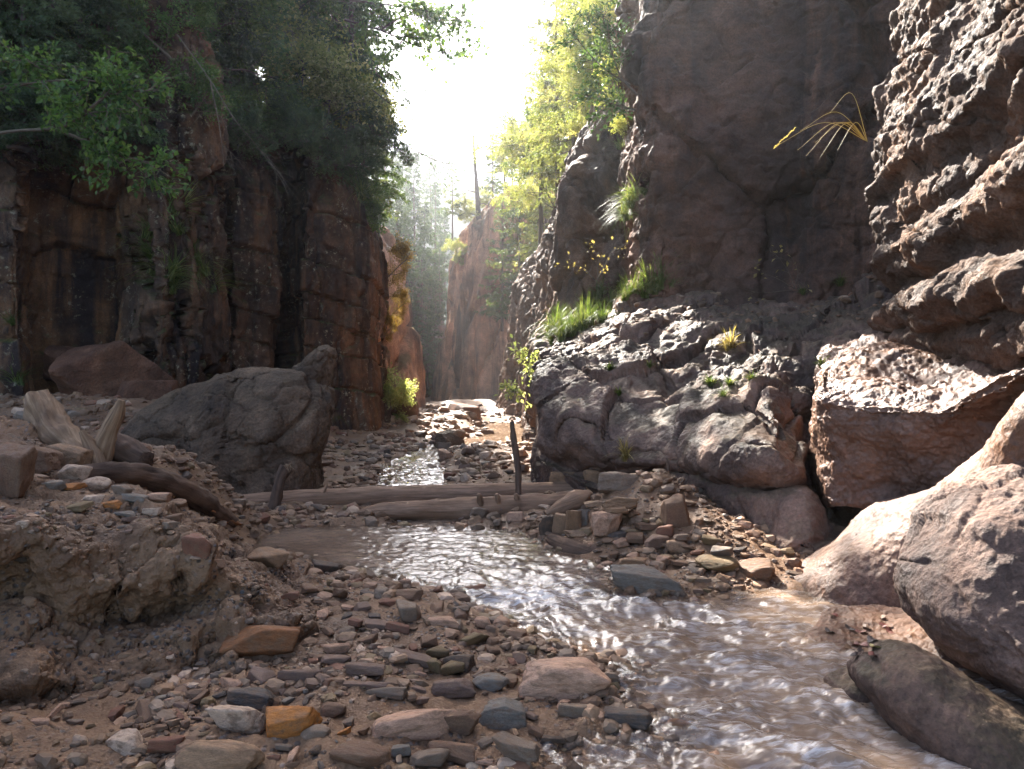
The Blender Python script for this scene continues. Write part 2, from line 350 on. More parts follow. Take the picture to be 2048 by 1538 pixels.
cols = [
 [(1115,985,13),(1115,950,13),(1115,915,13),(1115,885,13),(1112,865,13),(1112,800,13),(1112,750,13),(1115,710,13.2),(1120,690,13.5),(1125,655,14.2)],
 [(1062,985,10.4),(1063,950,10.3),(1066,915,10.2),(1071,890,10.2),(1070,865,10.0),(1076,800,10.0),(1080,750,10.3),(1090,710,10.8),(1098,690,11.6),(1108,655,13.2)],
 [(1125,1010,9.5),(1125,975,9.4),(1125,945,9.3),(1125,932,9.5),(1120,905,9.1),(1125,840,9.1),(1130,780,9.6),(1135,720,10.3),(1150,675,11.3),(1165,635,13)],
 [(1230,1040,8.7),(1230,1005,8.6),(1230,975,8.5),(1230,962,8.75),(1225,930,8.3),(1225,870,8.4),(1225,800,9.0),(1230,715,10.0),(1245,650,11),(1258,608,12.6)],
 [(1370,1075,7.7),(1360,1020,7.75),(1345,957,7.8),(1345,945,8.15),(1345,925,7.75),(1345,870,7.9),(1345,800,8.6),(1350,715,9.6),(1360,645,10.6),(1370,590,12.0)],
 [(1450,1100,7.0),(1450,1040,7.1),(1450,982,7.15),(1450,970,7.5),(1450,945,7.0),(1450,880,7.1),(1455,815,7.8),(1450,730,8.9),(1460,650,10.0),(1470,588,11.8)],
 [(1545,1130,6.2),(1540,1060,6.4),(1535,995,6.55),(1535,985,6.95),(1545,960,6.5),(1550,890,6.5),(1550,835,6.95),(1530,740,8.2),(1540,650,9.6),(1550,586,11.6)],
 [(1620,1160,5.7),(1615,1080,6.0),(1605,990,6.4),(1603,975,6.7),(1603,950,6.6),(1606,900,6.8),(1603,855,7.3),(1600,760,8.2),(1610,655,9.2),(1620,580,11.4)],
 [(1680,1160,5.9),(1670,1080,6.2),(1650,1010,6.9),(1640,960,7.7),(1636,920,7.9),(1636,880,8.0),(1636,840,8.1),(1646,750,8.3),(1670,650,8.8),(1690,570,11.1)],
 [(1800,1160,6),(1800,1080,6.4),(1800,1000,7),(1800,950,7.8),(1800,900,8),(1790,860,8.2),(1790,820,8.2),(1760,720,8.2),(1755,640,8.6),(1770,555,10.8)],
 [(1960,1160,6),(1960,1080,6.4),(1960,1000,7),(1960,950,7.8),(1960,900,8),(1960,860,8.2),(1950,820,8.2),(1900,720,8.4),(1880,640,8.8),(1880,545,10.8)]]
rows = [list(r) for r in zip(*cols)]
tag(sheet('bedrock_slab', rows, 560, 480, [d_bed, d_bed2], M_BED), 'bulging dark bedrock with grassy ledge between stream and main rock wall', kind='structure'); BED = HITS[-1][0]
# big slab with undercut brown face
def d_slab(p, N):
    return .07 * fbm(p * .9, 3, 71) + .05 * fbm(S3(p, 2, 2, 3), 5, 72, .6)
def d_slab2(p, N):
    up = sm(.1, .6, N[:, 2]); g1, _, _ = worley(p * 17 + .4 * fbm(p * 5, 2, 74)[:, None], 19)
    return up * (.018 * fbm(p * 9, 4, 73, .65) + .005 * (.5 - g1)) + .006 * fbm(S3(p, 16, 16, 7), 3, 75) + .012 * fbm(p * 4, 3, 76)
rows = [
 [(1628,1015,7.8),(1655,1015,6.5),(1695,1010,6.1),(1800,1030,5.7),(1900,1020,5.3),(2000,980,4.9),(2160,940,4.4),(2350,900,4)],
 [(1625,900,7.7),(1645,905,6.4),(1684,905,6.0),(1790,925,5.55),(1890,905,5.15),(1990,860,4.75),(2150,840,4.25),(2350,800,3.9)],
 [(1628,800,7.6),(1642,815,6.2),(1668,822,5.9),(1795,836,5.4),(1872,838,5.05),(1948,802,4.62),(2100,735,4.1),(2330,650,3.7)],
 [(1630,780,7.6),(1643,790,6.2),(1668,800,5.95),(1795,810,5.42),(1872,812,5.1),(1948,780,4.68),(2100,715,4.15),(2330,640,3.75)],
 [(1632,745,7.7),(1645,752,6.5),(1662,758,6.4),(1785,750,6.0),(1880,755,5.7),(1980,738,5.3),(2120,700,4.8),(2330,640,4.3)],
 [(1640,715,8.2),(1652,712,7.4),(1690,702,7.1),(1769,684,6.9),(1880,696,6.5),(1990,700,6.0),(2150,680,5.4),(2350,650,5)],
 [(1660,690,9),(1680,690,8.4),(1720,680,8.2),(1790,660,8.0),(1890,670,7.6),(2000,670,7.2),(2160,650,6.6),(2360,630,6)]]
tag(sheet('bedrock_slab', rows, 420, 340, [d_slab, d_slab2], M_SMOOTH), 'tilted sunlit rock slab with brown undercut face below near wall', kind='structure')
# water-carved ridge running down to the stream
def d_ridge(p, N):
    return .05 * fbm(p * 1.1, 3, 81) + .02 * fbm(p * 3.2, 4, 82) + .007 * fbm(p * 12, 4, 83, .6)
rows = [
 [(1555,1175,5.6),(1570,1178,5.5),(1640,1215,5.1),(1720,1230,4.9),(1800,1235,4.75),(1900,1240,4.5),(2050,1240,4.2),(2250,1200,3.8),(2500,1150,3.3)],
 [(1562,1160,5.8),(1580,1152,5.55),(1650,1155,5.2),(1740,1145,4.95),(1830,1110,4.75),(1920,1060,4.5),(2050,970,4.15),(2250,850,3.7),(2500,750,3.3)],
 [(1570,1150,6.0),(1600,1141,5.7),(1650,1112,5.4),(1740,1068,5.1),(1840,1018,4.85),(1935,948,4.55),(2040,835,4.15),(2250,650,3.7),(2500,550,3.3)],
 [(1575,1140,6.3),(1612,1125,6.1),(1672,1085,5.8),(1745,1018,5.5),(1850,980,5.15),(1935,925,4.8),(2060,788,4.35),(2270,620,3.9),(2520,530,3.5)],
 [(1580,1145,6.6),(1625,1132,6.5),(1690,1092,6.3),(1770,1032,5.95),(1870,1012,5.55),(1970,965,5.2),(2090,855,4.8),(2300,700,4.3),(2540,600,3.9)],
 [(1590,1180,7.0),(1640,1170,6.9),(1700,1150,6.7),(1790,1120,6.5),(1880,1100,6.1),(1980,1080,5.8),(2100,1000,5.4),(2310,850,4.9),(2540,750,4.4)]]
tag(sheet('bedrock_slab', rows, 420, 260, d_ridge, M_SMOOTH), 'smooth water-carved rock ridge with lit crest sloping down to the stream', kind='structure')

# ---- rock towers and walls further up the canyon
def d_far(p, N):
    d = .7 * fbm(S3(p, .3, .3, .05), 4, 91) + .38 * fbm(S3(p, 1.0, 1.0, .09), 4, 92, .6) + .14 * fbm(S3(p, 2.5, 2.5, .3), 4, 93)
    f1, f2, c = worley(S3(p, .35, .35, .12), 20)
    return d + (c - .5) * .9 + (sm(0, .08, f2 - f1) - 1) * .35
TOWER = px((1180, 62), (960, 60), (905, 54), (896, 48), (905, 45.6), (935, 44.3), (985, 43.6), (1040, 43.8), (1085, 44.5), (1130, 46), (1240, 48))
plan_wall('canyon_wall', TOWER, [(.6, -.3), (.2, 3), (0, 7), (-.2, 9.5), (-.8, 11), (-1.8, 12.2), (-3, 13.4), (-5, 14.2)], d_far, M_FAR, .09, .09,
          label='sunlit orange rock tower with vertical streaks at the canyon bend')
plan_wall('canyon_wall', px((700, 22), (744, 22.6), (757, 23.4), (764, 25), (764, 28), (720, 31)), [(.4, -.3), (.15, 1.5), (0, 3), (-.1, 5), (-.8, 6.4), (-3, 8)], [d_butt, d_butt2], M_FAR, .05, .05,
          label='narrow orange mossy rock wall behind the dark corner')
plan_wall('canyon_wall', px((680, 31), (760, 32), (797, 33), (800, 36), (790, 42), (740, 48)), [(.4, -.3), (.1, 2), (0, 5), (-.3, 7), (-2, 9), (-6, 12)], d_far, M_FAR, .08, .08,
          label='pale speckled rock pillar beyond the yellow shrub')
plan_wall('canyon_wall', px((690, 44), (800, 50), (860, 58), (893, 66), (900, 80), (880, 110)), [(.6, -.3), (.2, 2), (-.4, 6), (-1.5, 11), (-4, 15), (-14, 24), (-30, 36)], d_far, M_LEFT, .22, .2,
          label='shaded steep forest wall in the depth of the canyon')
# ------------------------------------------------------------------ ground, water
POOL = [gxy(*q) for q in [(425,1078),(470,1064),(540,1052),(700,1048),(900,1050),(1060,1058),(1118,1074),(1150,1104),(1235,1124),(1248,1148),(1215,1183),(1262,1200),(1400,1192),(1480,1172),(1560,1162),(1640,1188),(1700,1215),(1640,1280),(1650,1340),(1730,1410),(1860,1500),(2050,1700),(1700,2000),(1250,2000),(1160,1640),(1085,1530),(1078,1482),(1180,1470),(1290,1450),(1240,1400),(1228,1345),(1110,1293),(1042,1270),(955,1222),(900,1198),(820,1184),(770,1160),(650,1138),(560,1112),(470,1098)]]
STREAM = [gxy(*q) for q in [(825,1058),(800,1010),(788,985),(778,955),(790,925),(845,903),(862,892),(930,879),(1000,867),(965,856),(985,846),(1060,848),(1075,865),(1075,893),(960,888),(890,897),(872,912),(862,940),(872,960),(885,985),(880,1010),(900,1058)]]
def sdf(x, y, poly):
    """signed distance (negative inside)"""
    P_ = np.array(poly); n = len(P_); d = np.full(len(x), 1e9); ins = np.zeros(len(x), bool)
    for i in range(n):
        ax, ay = P_[i]; bx, by = P_[(i + 1) % n]; ex, ey = bx - ax, by - ay
        t = np.clip(((x - ax) * ex + (y - ay) * ey) / (ex * ex + ey * ey + 1e-12), 0, 1)
        d = np.minimum(d, (x - ax - t * ex) ** 2 + (y - ay - t * ey) ** 2)
        c = (ay > y) != (by > y); xi = ax + (y - ay) / ((by - ay) + 1e-12) * ex; ins ^= c & (x < xi)
    return np.sqrt(d) * np.where(ins, -1, 1)
def gauss(x, y, cx, cy, sx, sy=None):
    return np.exp(-((x - cx) / sx) ** 2 - ((y - cy) / (sy or sx)) ** 2)
def ground_h(x, y, fine=True):
    p = np.stack([x, y, np.zeros_like(x)], 1)
    s = np.minimum(sdf(x, y, POOL), sdf(x, y, STREAM) - .22) + .10 * fbm(p * 1.9, 3, 101) + .03 * fbm(p * 7, 3, 102)
    far = sm(9, 30, y)
    bank = .03 + .05 * sm(0, 1.1, s) + (.02 + .10 * sm(7, 12, y)) * sm(.8, 4, s) * (1 + far)
    h = np.where(s < 0, -np.minimum(.16, .22 * -s) - .0, np.minimum(bank, .5 * s + .004))
    out = sm(.0, .5, s)
    h = h + out * (.055 * fbm(p * .9, 4, 103) + .3 * far * (fbm(p * .35, 3, 104)))
    # benches and mounds
    h = h + 1.05 * sm(2.6, 6.0, -x - .12 * (y - 9)) * sm(7.5, 11.5, y) * sm(60, 25, y)
    h = h + .85 * sm(2.3, 3.2, -x) * sm(4.5, 5.6, y) * sm(8.4, 6.8, y)
    h = h + .52 * gauss(x, y, 1.35, 7.35, .72, .75) + .16 * gauss(x, y, 1.75, 6.3, .6, .5)
    h = h + .26 * gauss(x, y, -2.25, 2.55, .5, .42) + .04 * gauss(x, y, -.9, 4.4, .8, .9)
    h = h + .5 * gauss(x, y, -3.6, 26, 2.6, 3) * out + .35 * gauss(x, y, -1.4, 38, 3, 4) + .25 * gauss(x, y, -.6, 14.5, 1.2, 1.5) * out
    h = h + 1.6 * sm(.7, 3, x - .05 * (y - 9)) * sm(10.5, 15, y)
    h = h + .05 * np.maximum(0, y - 62) + .3 * sm(50, 58, y)
    h = h + 18 * sm(6, 30, np.abs(x) - .12 * y - 6) * sm(16, 30, y)
    h = h + .8 * sm(4.5, 8, np.abs(x)) * sm(10, 3, y)
    h = h - .42 * sm(1.3, 1.6, x) * sm(5.05, 4.7, y)
    if fine:
        dry = sm(-.05, .15, s)
        f1, f2, c = worley(p * 5.5, 105)
        h = h + (.3 + .7 * dry) * (.028 * fbm(p * 3.7, 4, 106, .6) + .012 * fbm(p * 17, 3, 107, .6)) + dry * .05 * np.clip(.42 - f1, 0, 1) * (c > .45) + dry * .02 * fbm(p * 2.1, 3, 108, ridged=True)
    return h
def fan(y0, y1, nv, nu, half):
    v = np.linspace(0, 1, nv); y = y0 * (y1 / y0) ** v - .0
    u = np.linspace(-1, 1, nu); u = np.sign(u) * (.72 * np.abs(u) + .28 * np.abs(u) ** 3)
    Y = np.repeat(y[:, None], nu, 1); X = u[None] * (y[:, None] * half + 1.2)
    return X, Y
M = NT('wet_gravelly_earth'); tc = M.n('TexCoord'); v = tc.outputs['Object']
n1 = M.noise(v, 1.1, 8, .65); n2 = M.noise(v, 22, 5, .7); vr = M.n('TexVoronoi', {'Vector': v, 'Scale': 30.0}); vr2 = M.n('TexVoronoi', {'Vector': v, 'Scale': 75.0})
colr = M.ramp(n1, [(.3, (.085, .043, .021)), (.5, (.16, .086, .043)), (.7, (.23, .134, .072))])
peb = M.ramp(M.n('SeparateXYZ', {0: vr.outputs['Color']}).outputs[0], [(0., (.05, .038, .03)), (.45, (.11, .08, .06)), (.7, (.10, .10, .098)), (.85, (.2, .145, .11)), (1., (.3, .26, .22))], 'CONSTANT')
pf = M.math('MULTIPLY', M.ramp(vr.outputs[0], [(.28, 1.), (.42, 0.)]), M.ramp(M.noise(v, 2.3, 5, .6), [(.45, 0.), (.58, .85)]))
colr = M.mix(pf, colr, peb)
colr = M.mix(.7, colr, M.ramp(n2, [(.25, .6), (.5, 1.), (.75, 1.4)]), 'MULTIPLY')
hh = M.math('ADD', M.math('ADD', M.math('MULTIPLY', n2, .7), M.math('MULTIPLY', M.ramp(vr.outputs[0], [(.0, 1.), (.5, 0.)]), pf)), M.math('MULTIPLY', vr2.outputs[0], -.3))
bp = M.n('Bump', {'Strength': .8, 'Distance': .02, 'Height': hh})
bs = M.n('BsdfPrincipled', {'Base Color': colr, 'Roughness': M.ramp(n1, [(.35, .5), (.65, .85)]), 'Specular IOR Level': .22, 'Normal': bp.outputs[0]}); M.t.links.new(bs.outputs[0], M.out.inputs[0])
M_EARTH = M.m
X, Y = fan(1.0, 170, 620, 620, 1.25)
Z = ground_h(X.ravel(), Y.ravel()).reshape(X.shape)
G = np.stack([X, Y, Z], -1)
tag(finish('ground', G, M_EARTH, False, True), kind='structure')
xb, yb = np.meshgrid(np.linspace(-6, 6, 60), np.linspace(-6, 1.0, 40)); zb = ground_h(xb.ravel(), yb.ravel(), False).reshape(xb.shape) * sm(-6, .99, yb) * 1.0 - .01
# eroded earth bank on the left
def d_bank(p, N):
    f1, f2, c = worley(p * 2.6 + .4 * fbm(p * 2, 3, 111)[:, None], 22)
    lo = sm(1.0, .5, p[:, 2])
    return .12 * fbm(p * 1.6, 3, 112) + (.03 + .08 * lo) * (c - .5) + .025 * lo * (sm(0, .12, f2 - f1) - 1) + .05 * lo * fbm(p * 3, 3, 115, ridged=True)
def d_bank2(p, N):
    f1, f2, c = worley(p * 8, 23); g1, g2, cc = worley(p * 19, 24)
    return .03 * fbm(p * 6, 4, 113, .6) + .035 * np.clip(.5 - f1, 0, 1) * (c > .35) + .02 * np.clip(.5 - g1, 0, 1) * (cc > .5) + .006 * fbm(p * 30, 3, 114)
rows = [
 [(-700,1580,2.2),(-250,1560,2.85),(60,1520,3.05),(150,1490,3.2),(280,1450,3.38),(420,1392,3.65),(575,1350,3.85),(650,1300,4.2),(665,1215,5.1),(600,1160,5.9)],
 [(-700,1420,2.3),(-250,1400,2.95),(50,1360,3.2),(140,1345,3.35),(270,1330,3.52),(400,1308,3.72),(552,1285,3.92),(622,1236,4.25),(632,1178,5.0),(575,1140,5.9)],
 [(-700,1270,2.6),(-250,1250,3.3),(40,1210,3.72),(130,1235,3.75),(260,1240,3.95),(372,1212,4.15),(515,1218,4.12),(582,1190,4.4),(590,1155,5.0),(545,1122,5.9)],
 [(-700,1130,2.5),(-250,1120,3.1),(30,1075,3.55),(120,1110,3.6),(250,1165,3.75),(370,1125,3.95),(470,1150,4.15),(530,1140,4.6),(545,1127,5.2),(515,1105,6.1)],
 [(-700,1010,2.8),(-250,1000,3.45),(20,1005,3.95),(120,1018,4.05),(230,1030,4.25),(332,1050,4.4),(420,1092,4.65),(470,1107,5.1),(490,1102,5.7),(485,1090,6.4)],
 [(-700,880,3.5),(-250,880,4.2),(10,892,4.9),(100,925,5.05),(180,955,5.25),(290,992,5.6),(380,1036,5.9),(430,1072,6.3),(440,1080,6.7),(440,1075,7.1)],
 [(-700,820,4.8),(-250,830,5.5),(0,852,6.5),(80,870,6.8),(150,900,7.1),(240,945,7.4),(330,985,7.8),(400,1040,8.0),(430,1068,8.0),(440,1068,7.8)],
 [(-700,950,6),(-250,950,7),(0,960,8),(80,970,8.3),(150,990,8.5),(240,1025,8.8),(330,1060,9),(400,1080,9),(430,1085,8.8),(440,1080,8.4)]]
tag(sheet('earth_bank_slope', rows, 460, 420, [d_bank, d_bank2], M_EARTH), 'eroded brown earth bank full of pebbles undercut above the stony shore', kind='structure')
# water
def wave(x, y):
    a = math.radians(-47); run = sm(7.2, 5.2, y) * sm(-1.2, .2, x); 
    wx = x + .25 * fbm(np.stack([x * .8, y * .8, 0 * x], 1), 3, 120); wy = y + .25 * fbm(np.stack([x * .8, y * .8, 0 * x + 3], 1), 3, 121)
    s = wx * math.cos(a) + wy * math.sin(a); t = -wx * math.sin(a) + wy * math.cos(a)
    st = np.stack([s, t, 0 * x], 1)
    fast = .036 * fbm(st * np.array([1.7, 3.6, 1]), 4, 122, .55) + .018 * fbm(st * np.array([4, 7, 1]), 3, 123, .6) + .016 * fbm(st * np.array([2.2, 2.6, 1]), 3, 125, ridged=True)
    p2 = np.stack([wx * 5, wy * 9, 0 * x], 1); calm = .010 * fbm(p2, 4, 124, .6) + .008 * fbm(p2 * 3, 3, 126, .6)
    far = sm(8, 9, y)
    return run * fast + (.7 + .3 * sm(-2, 0, x)) * calm * (1 + 2.2 * far) + .05 * gauss(x, y, 0.05, 5.25, .32, .14) + .04 * gauss(x, y, .85, 4.95, .3, .12) - .03 * gauss(x, y, .0, 5.0, .4, .1) - .03 * gauss(x, y, 1.0, 4.75, .3, .1)
W = NT('muddy_water'); tc = W.n('TexCoord'); v = tc.outputs['Object']
r1 = W.noise(W.mapping(v, (6, 14, 1), (0, 0, math.radians(47))), 1.0, 5, .6, .5); r2 = W.noise(v, 30, 4, .6)
bp = W.n('Bump', {'Strength': .6, 'Distance': .014, 'Height': W.math('ADD', r1, W.math('MULTIPLY', r2, .3))})
dep = W.n('Attribute', attribute_name='depth').outputs['Fac']; sky_sheen = W.n('Attribute', attribute_name='sky_sheen').outputs['Fac']
mud = W.mix(W.ramp(W.noise(v, .9, 4, .6), [(.4, 0.), (.65, 1.)]), (.15, .095, .06), (.23, .155, .103))
ff = W.math('MULTIPLY', sky_sheen, W.ramp(W.noise(W.mapping(v, (3, 12, 1), (0, 0, math.radians(47))), 2.2, 6, .7, .8), [(.46, 0.), (.62, 1.)]))
mud = W.mix(ff, mud, (.55, .5, .46))  # whitish sky reflections painted as streaks into the water colour
pr = W.n('BsdfPrincipled', {'Base Color': mud, 'Roughness': W.math('ADD', .09, W.math('MULTIPLY', ff, .4)), 'IOR': 1.33, 'Specular IOR Level': .5, 'Normal': bp.outputs[0]})
gl = W.n('BsdfGlossy', {'Color': (1, 1, 1, 1), 'Roughness': .05, 'Normal': bp.outputs[0]}); trn = W.n('BsdfTransparent', {'Color': (.9, .78, .62, 1)})
fr = W.n('Fresnel', {'IOR': 1.33, 'Normal': bp.outputs[0]}); clear = W.n('MixShader', {0: fr.outputs[0], 1: trn.outputs[0], 2: gl.outputs[0]})
dm = W.ramp(dep, [(.008, .25), (.07, .96)])
mx = W.n('MixShader', {0: dm, 1: clear.outputs[0], 2: pr.outputs[0]}); W.t.links.new(mx.outputs[0], W.out.inputs[0])
X, Y = fan(1.2, 34, 700, 640, .95)
H0 = ground_h(X.ravel(), Y.ravel(), False).reshape(X.shape); Zw = wave(X.ravel(), Y.ravel()).reshape(X.shape)
keep = H0 < .07; Fc = gridfaces(*X.shape); kf = keep.ravel()[Fc].any(1)
sky_sheen_ = np.clip(sm(7.0, 5.4, Y) * sm(-1.0, .1, X) * (.35 + 9 * np.maximum(0, Zw)), 0, 1) + gauss(X, Y, .1, 5.2, .45, .3)  # mask for the painted sky reflection, strongest on wave tops of the run
fcs = Fc[kf]; used = np.unique(fcs); rm = np.zeros(X.size, int); rm[used] = np.arange(len(used))
V = np.stack([X, Y, Zw], -1).reshape(-1, 3)[used]
tag(link('water', mesh('water', V, rm[fcs], W.m, True, {'depth': np.maximum(0, -H0).ravel()[used], 'sky_sheen': sky_sheen_.ravel()[used]})), kind='structure')
# ------------------------------------------------------------------ boulders and stones
RNG = np.random.default_rng(7); R = random.Random(11)
BV = [BVHTree.FromPolygons(np.asarray(V, float).tolist(), np.asarray(F_).tolist()) for V, F_ in HITS]
EYE = Vector((0, 0, CZ))
def hit(px_, py_, origin=None, dirv=None):
    d = Vector(((px_ - 1024) / FPX, 1.0, -(py_ - 769) / FPX)).normalized() if dirv is None else dirv
    o = EYE if origin is None else origin; best = None
    for b in BV:
        h = b.ray_cast(o, d)
        if h[0] is not None and (best is None or h[3] < best[3]): best = h
    return best
def add_solid(V, F_):
    BV.append(BVHTree.FromPolygons(np.asarray(V, float).tolist(), np.asarray(F_).tolist()))
ICO = {}
def ico(sub):
    if sub not in ICO:
        bm = bmesh.new(); bmesh.ops.create_icosphere(bm, subdivisions=sub, radius=1.0)
        ICO[sub] = (np.array([v.co[:] for v in bm.verts]), np.array([[v.index for v in f.verts] for f in bm.faces])); bm.free()
    return ICO[sub]
def poly_rock(seed, planes=11, k=16, sub=3, rough=.03, jit=.35, box=.5):
    """unit stone: rounded convex polytope with uneven planes and small roughness; fills [-.5, .5]^3"""
    r = np.random.default_rng(seed); D, F_ = ico(sub)
    n = r.normal(size=(planes, 3)); n /= np.linalg.norm(n, axis=1, keepdims=True); h = 1 - jit * r.random(planes)
    b = np.array([[1, 0, 0], [-1, 0, 0], [0, 1, 0], [0, -1, 0], [0, 0, 1], [0, 0, -1]]) + r.normal(size=(6, 3)) * .16; b /= np.linalg.norm(b, axis=1, keepdims=True)
    n = np.concatenate([n, b]); h = np.concatenate([h, 1 - box * (.3 + .5 * r.random(6))])
    rad = (np.maximum(D @ n.T, 0) / h) ** k; rad = rad.sum(1) ** (-1.0 / k)
    V = D * rad[:, None]
    V = V * (1 + rough * 1.3 * fbm(V * 2.1 + seed, 3, seed)[:, None] + rough * .7 * fbm(V * 6 + seed, 3, seed + 1, .6)[:, None])
    lo, hi = V.min(0), V.max(0); return (V - (lo + hi) / 2) / (hi - lo), F_
PROTO = {'angular': [], 'round': [], 'slab': []}
for i in range(14): PROTO['angular'].append(mesh('stone', *poly_rock(100 + i, 7, 60, 4, .035, .5), M_STONE))
for i in range(8): PROTO['round'].append(mesh('stone', *poly_rock(200 + i, 10, 13, 4, .05, .38), M_STONE))
for i in range(8): PROTO['slab'].append(mesh('stone', *poly_rock(300 + i, 6, 50, 4, .04, .4), M_STONE))
CLR = dict(pink=(.30, .215, .17), tan=(.20, .145, .10), brown=(.12, .082, .06), grey=(.14, .123, .108), slate=(.068, .066, .068), orange=(.27, .125, .036), white=(.36, .315, .275),
           bluish=(.135, .14, .14), reddish=(.14, .075, .056), olive=(.125, .105, .062), purplish=(.13, .10, .09), beige=(.25, .19, .142), dark=(.055, .046, .040))
CLR['rust'] = (.17, .085, .04); CLR['granite'] = (.36, .265, .215)
CLR = {k: (v[0] * 1.32, v[1] * 1.02, v[2] * .76) for k, v in CLR.items()}
BOX = []                                           # pixel boxes of the stones set by hand (to keep the loose ones off them)
LAND = []                                          # landmarks for the labels of the loose stones
STN = []
def stone(box, clr, shape, label, group=None, dd=.8, sink=.12, rz=None, tilt=.12, name='stone', cat='stone', land=None, big=False, at=None):
    x0, y0, x1, y1 = box; cx = (x0 + x1) / 2; h = hit(cx, y1 - .10 * (y1 - y0)) if at is None else None
    if at is None and h is None: return None
    d = h[0].y if at is None else at
    a = max(.02, (y1 - 769) / FPX); w = (x1 - x0) * d / FPX; hp = (y1 - y0) * d / FPX
    D = min(w * dd, hp * .42 / a) if a > .05 else w * dd
    z = max(.42 * hp, hp - D * a * .8); yc = d + D * .42
    me = mesh('stone', *poly_rock(R.randrange(10 ** 6), {'angular': 8, 'round': 14, 'slab': 6}[shape], {'angular': 55, 'round': 16, 'slab': 45}[shape], 5, .05, .4), M_STONE) if big else R.choice(PROTO[shape])
    o = link(name, me); top = (CZ - (y0 - 769) / FPX * yc); zb = (h[0].z if at is None else CZ - (y1 - 769) / FPX * d)
    o.scale = (w * 1.06, D, z * (1 + sink)); o.location = ((cx - 1024) / FPX * yc, yc, zb + z * (.5 - sink * .5))
    o.rotation_euler = (R.uniform(-tilt, tilt), R.uniform(-tilt, tilt), R.uniform(-.3, .3) if rz is None else rz)
    c = np.array(CLR[clr]) * R.uniform(.88, 1.12); o.color = (*[float(q) for q in c], 1.0)
    tag(o, label, cat, group); BOX.append(box); STN.append(o)
    if land: LAND.append((land, np.array(o.location)))
    return o
def pillow(name, outl, d, thick, disp, mat, label, cat, p=.75, lean=0.0, nt=260, ns=150, world_add=None):
    """a boulder with the given outline, its own depth and a full back"""
    O = np.array([P(a, b, d) for a, b in outl]); n = len(O)
    Oc = cr(np.concatenate([O[-2:], O, O[:3]]), (n + 4) * 24 + 1); Oc = Oc[48:-48]
    s = np.r_[0, np.cumsum(np.linalg.norm(np.diff(Oc, axis=0), axis=1))]; t = np.linspace(0, s[-1], nt + 1)[:-1]
    O = np.stack([np.interp(t, s, Oc[:, j]) for j in range(3)], 1)
    c = O.mean(0); u = np.linspace(.02, math.pi - .02, ns)
    r = np.sin(u) ** p; off = -np.sign(np.cos(u)) * np.abs(np.cos(u)) ** p * thick
    G = c + (O[None] - c) * r[:, None, None]; G = np.array(G); G[..., 1] += off[:, None] + lean * (G[..., 2] - c[2])
    for fn in disp:
        E = np.concatenate([G[:, -1:], G, G[:, :1]], 1); N = gnormals(E)[:, 1:-1]
        cen = G.reshape(-1, 3).mean(0)
        if ((G - cen) * N).sum() < 0: N = -N
        G = G + N * fn(G.reshape(-1, 3), N.reshape(-1, 3)).reshape(G.shape[:2])[..., None]
    cen = G.reshape(-1, 3).mean(0); E = np.concatenate([G[:, -1:], G, G[:, :1]], 1); N = gnormals(E)[:, 1:-1]; fl = ((G - cen) * N).sum() < 0
    V = G.reshape(-1, 3); Fc = gridfaces(ns, nt, True)
    if fl: Fc = Fc[:, ::-1]
    V = np.concatenate([V, [G[0].mean(0), G[-1].mean(0)]]); i0 = len(V) - 2
    cap0 = np.array([[i0, (k + 1) % nt, k, k] for k in range(nt)]); cap1 = np.array([[i0 + 1, (ns - 1) * nt + k, (ns - 1) * nt + (k + 1) % nt, 0] for k in range(nt)])
    tri = np.concatenate([cap0[:, :3], cap1[:, :3]])
    if fl: tri = tri[:, ::-1]
    q = np.concatenate([Fc[:, [0, 1, 2]], Fc[:, [0, 2, 3]], tri])
    base = V.mean(0); base = np.array([base[0], base[1], V[:, 2].min()])
    o = link(name, mesh(name, V - base, q, mat)); o.location = base
    st = 4; Gs = G[::st, ::st]; add_solid(Gs.reshape(-1, 3), gridfaces(*Gs.shape[:2], True))
    LAND.append((label, base)); return tag(o, label, cat)
def bigrock(box, d, dep, seed, mat, label, planes=7, k=34, jit=.5, rz=.3, rough=.02):
    V, F_ = poly_rock(seed, planes, k, 6, rough, jit, .35); x0, y0, x1, y1 = box
    V = V * np.array([(x1 - x0) * d / FPX, dep, (y1 - y0) * d / FPX * 1.08]); c_, s_ = math.cos(rz), math.sin(rz); V = np.stack([V[:, 0] * c_ - V[:, 1] * s_, V[:, 0] * s_ + V[:, 1] * c_, V[:, 2]], 1)
    g = 1 + .02 * fbm(V * 2.2 + seed, 3, seed) + .012 * fbm(V * 6, 4, seed + 2, .6); V = V * g[:, None]
    c = P((x0 + x1) / 2, (y0 + y1) / 2, d + dep * .3); zb = V[:, 2].min(); base = np.array([c[0], c[1], c[2] + zb])
    o = link('boulder', mesh('boulder', V - np.array([0, 0, zb]), F_, mat)); o.location = base; add_solid(V - np.array([0, 0, zb]) + base, F_)
    LAND.append((label, base)); return tag(o, label, 'boulder')
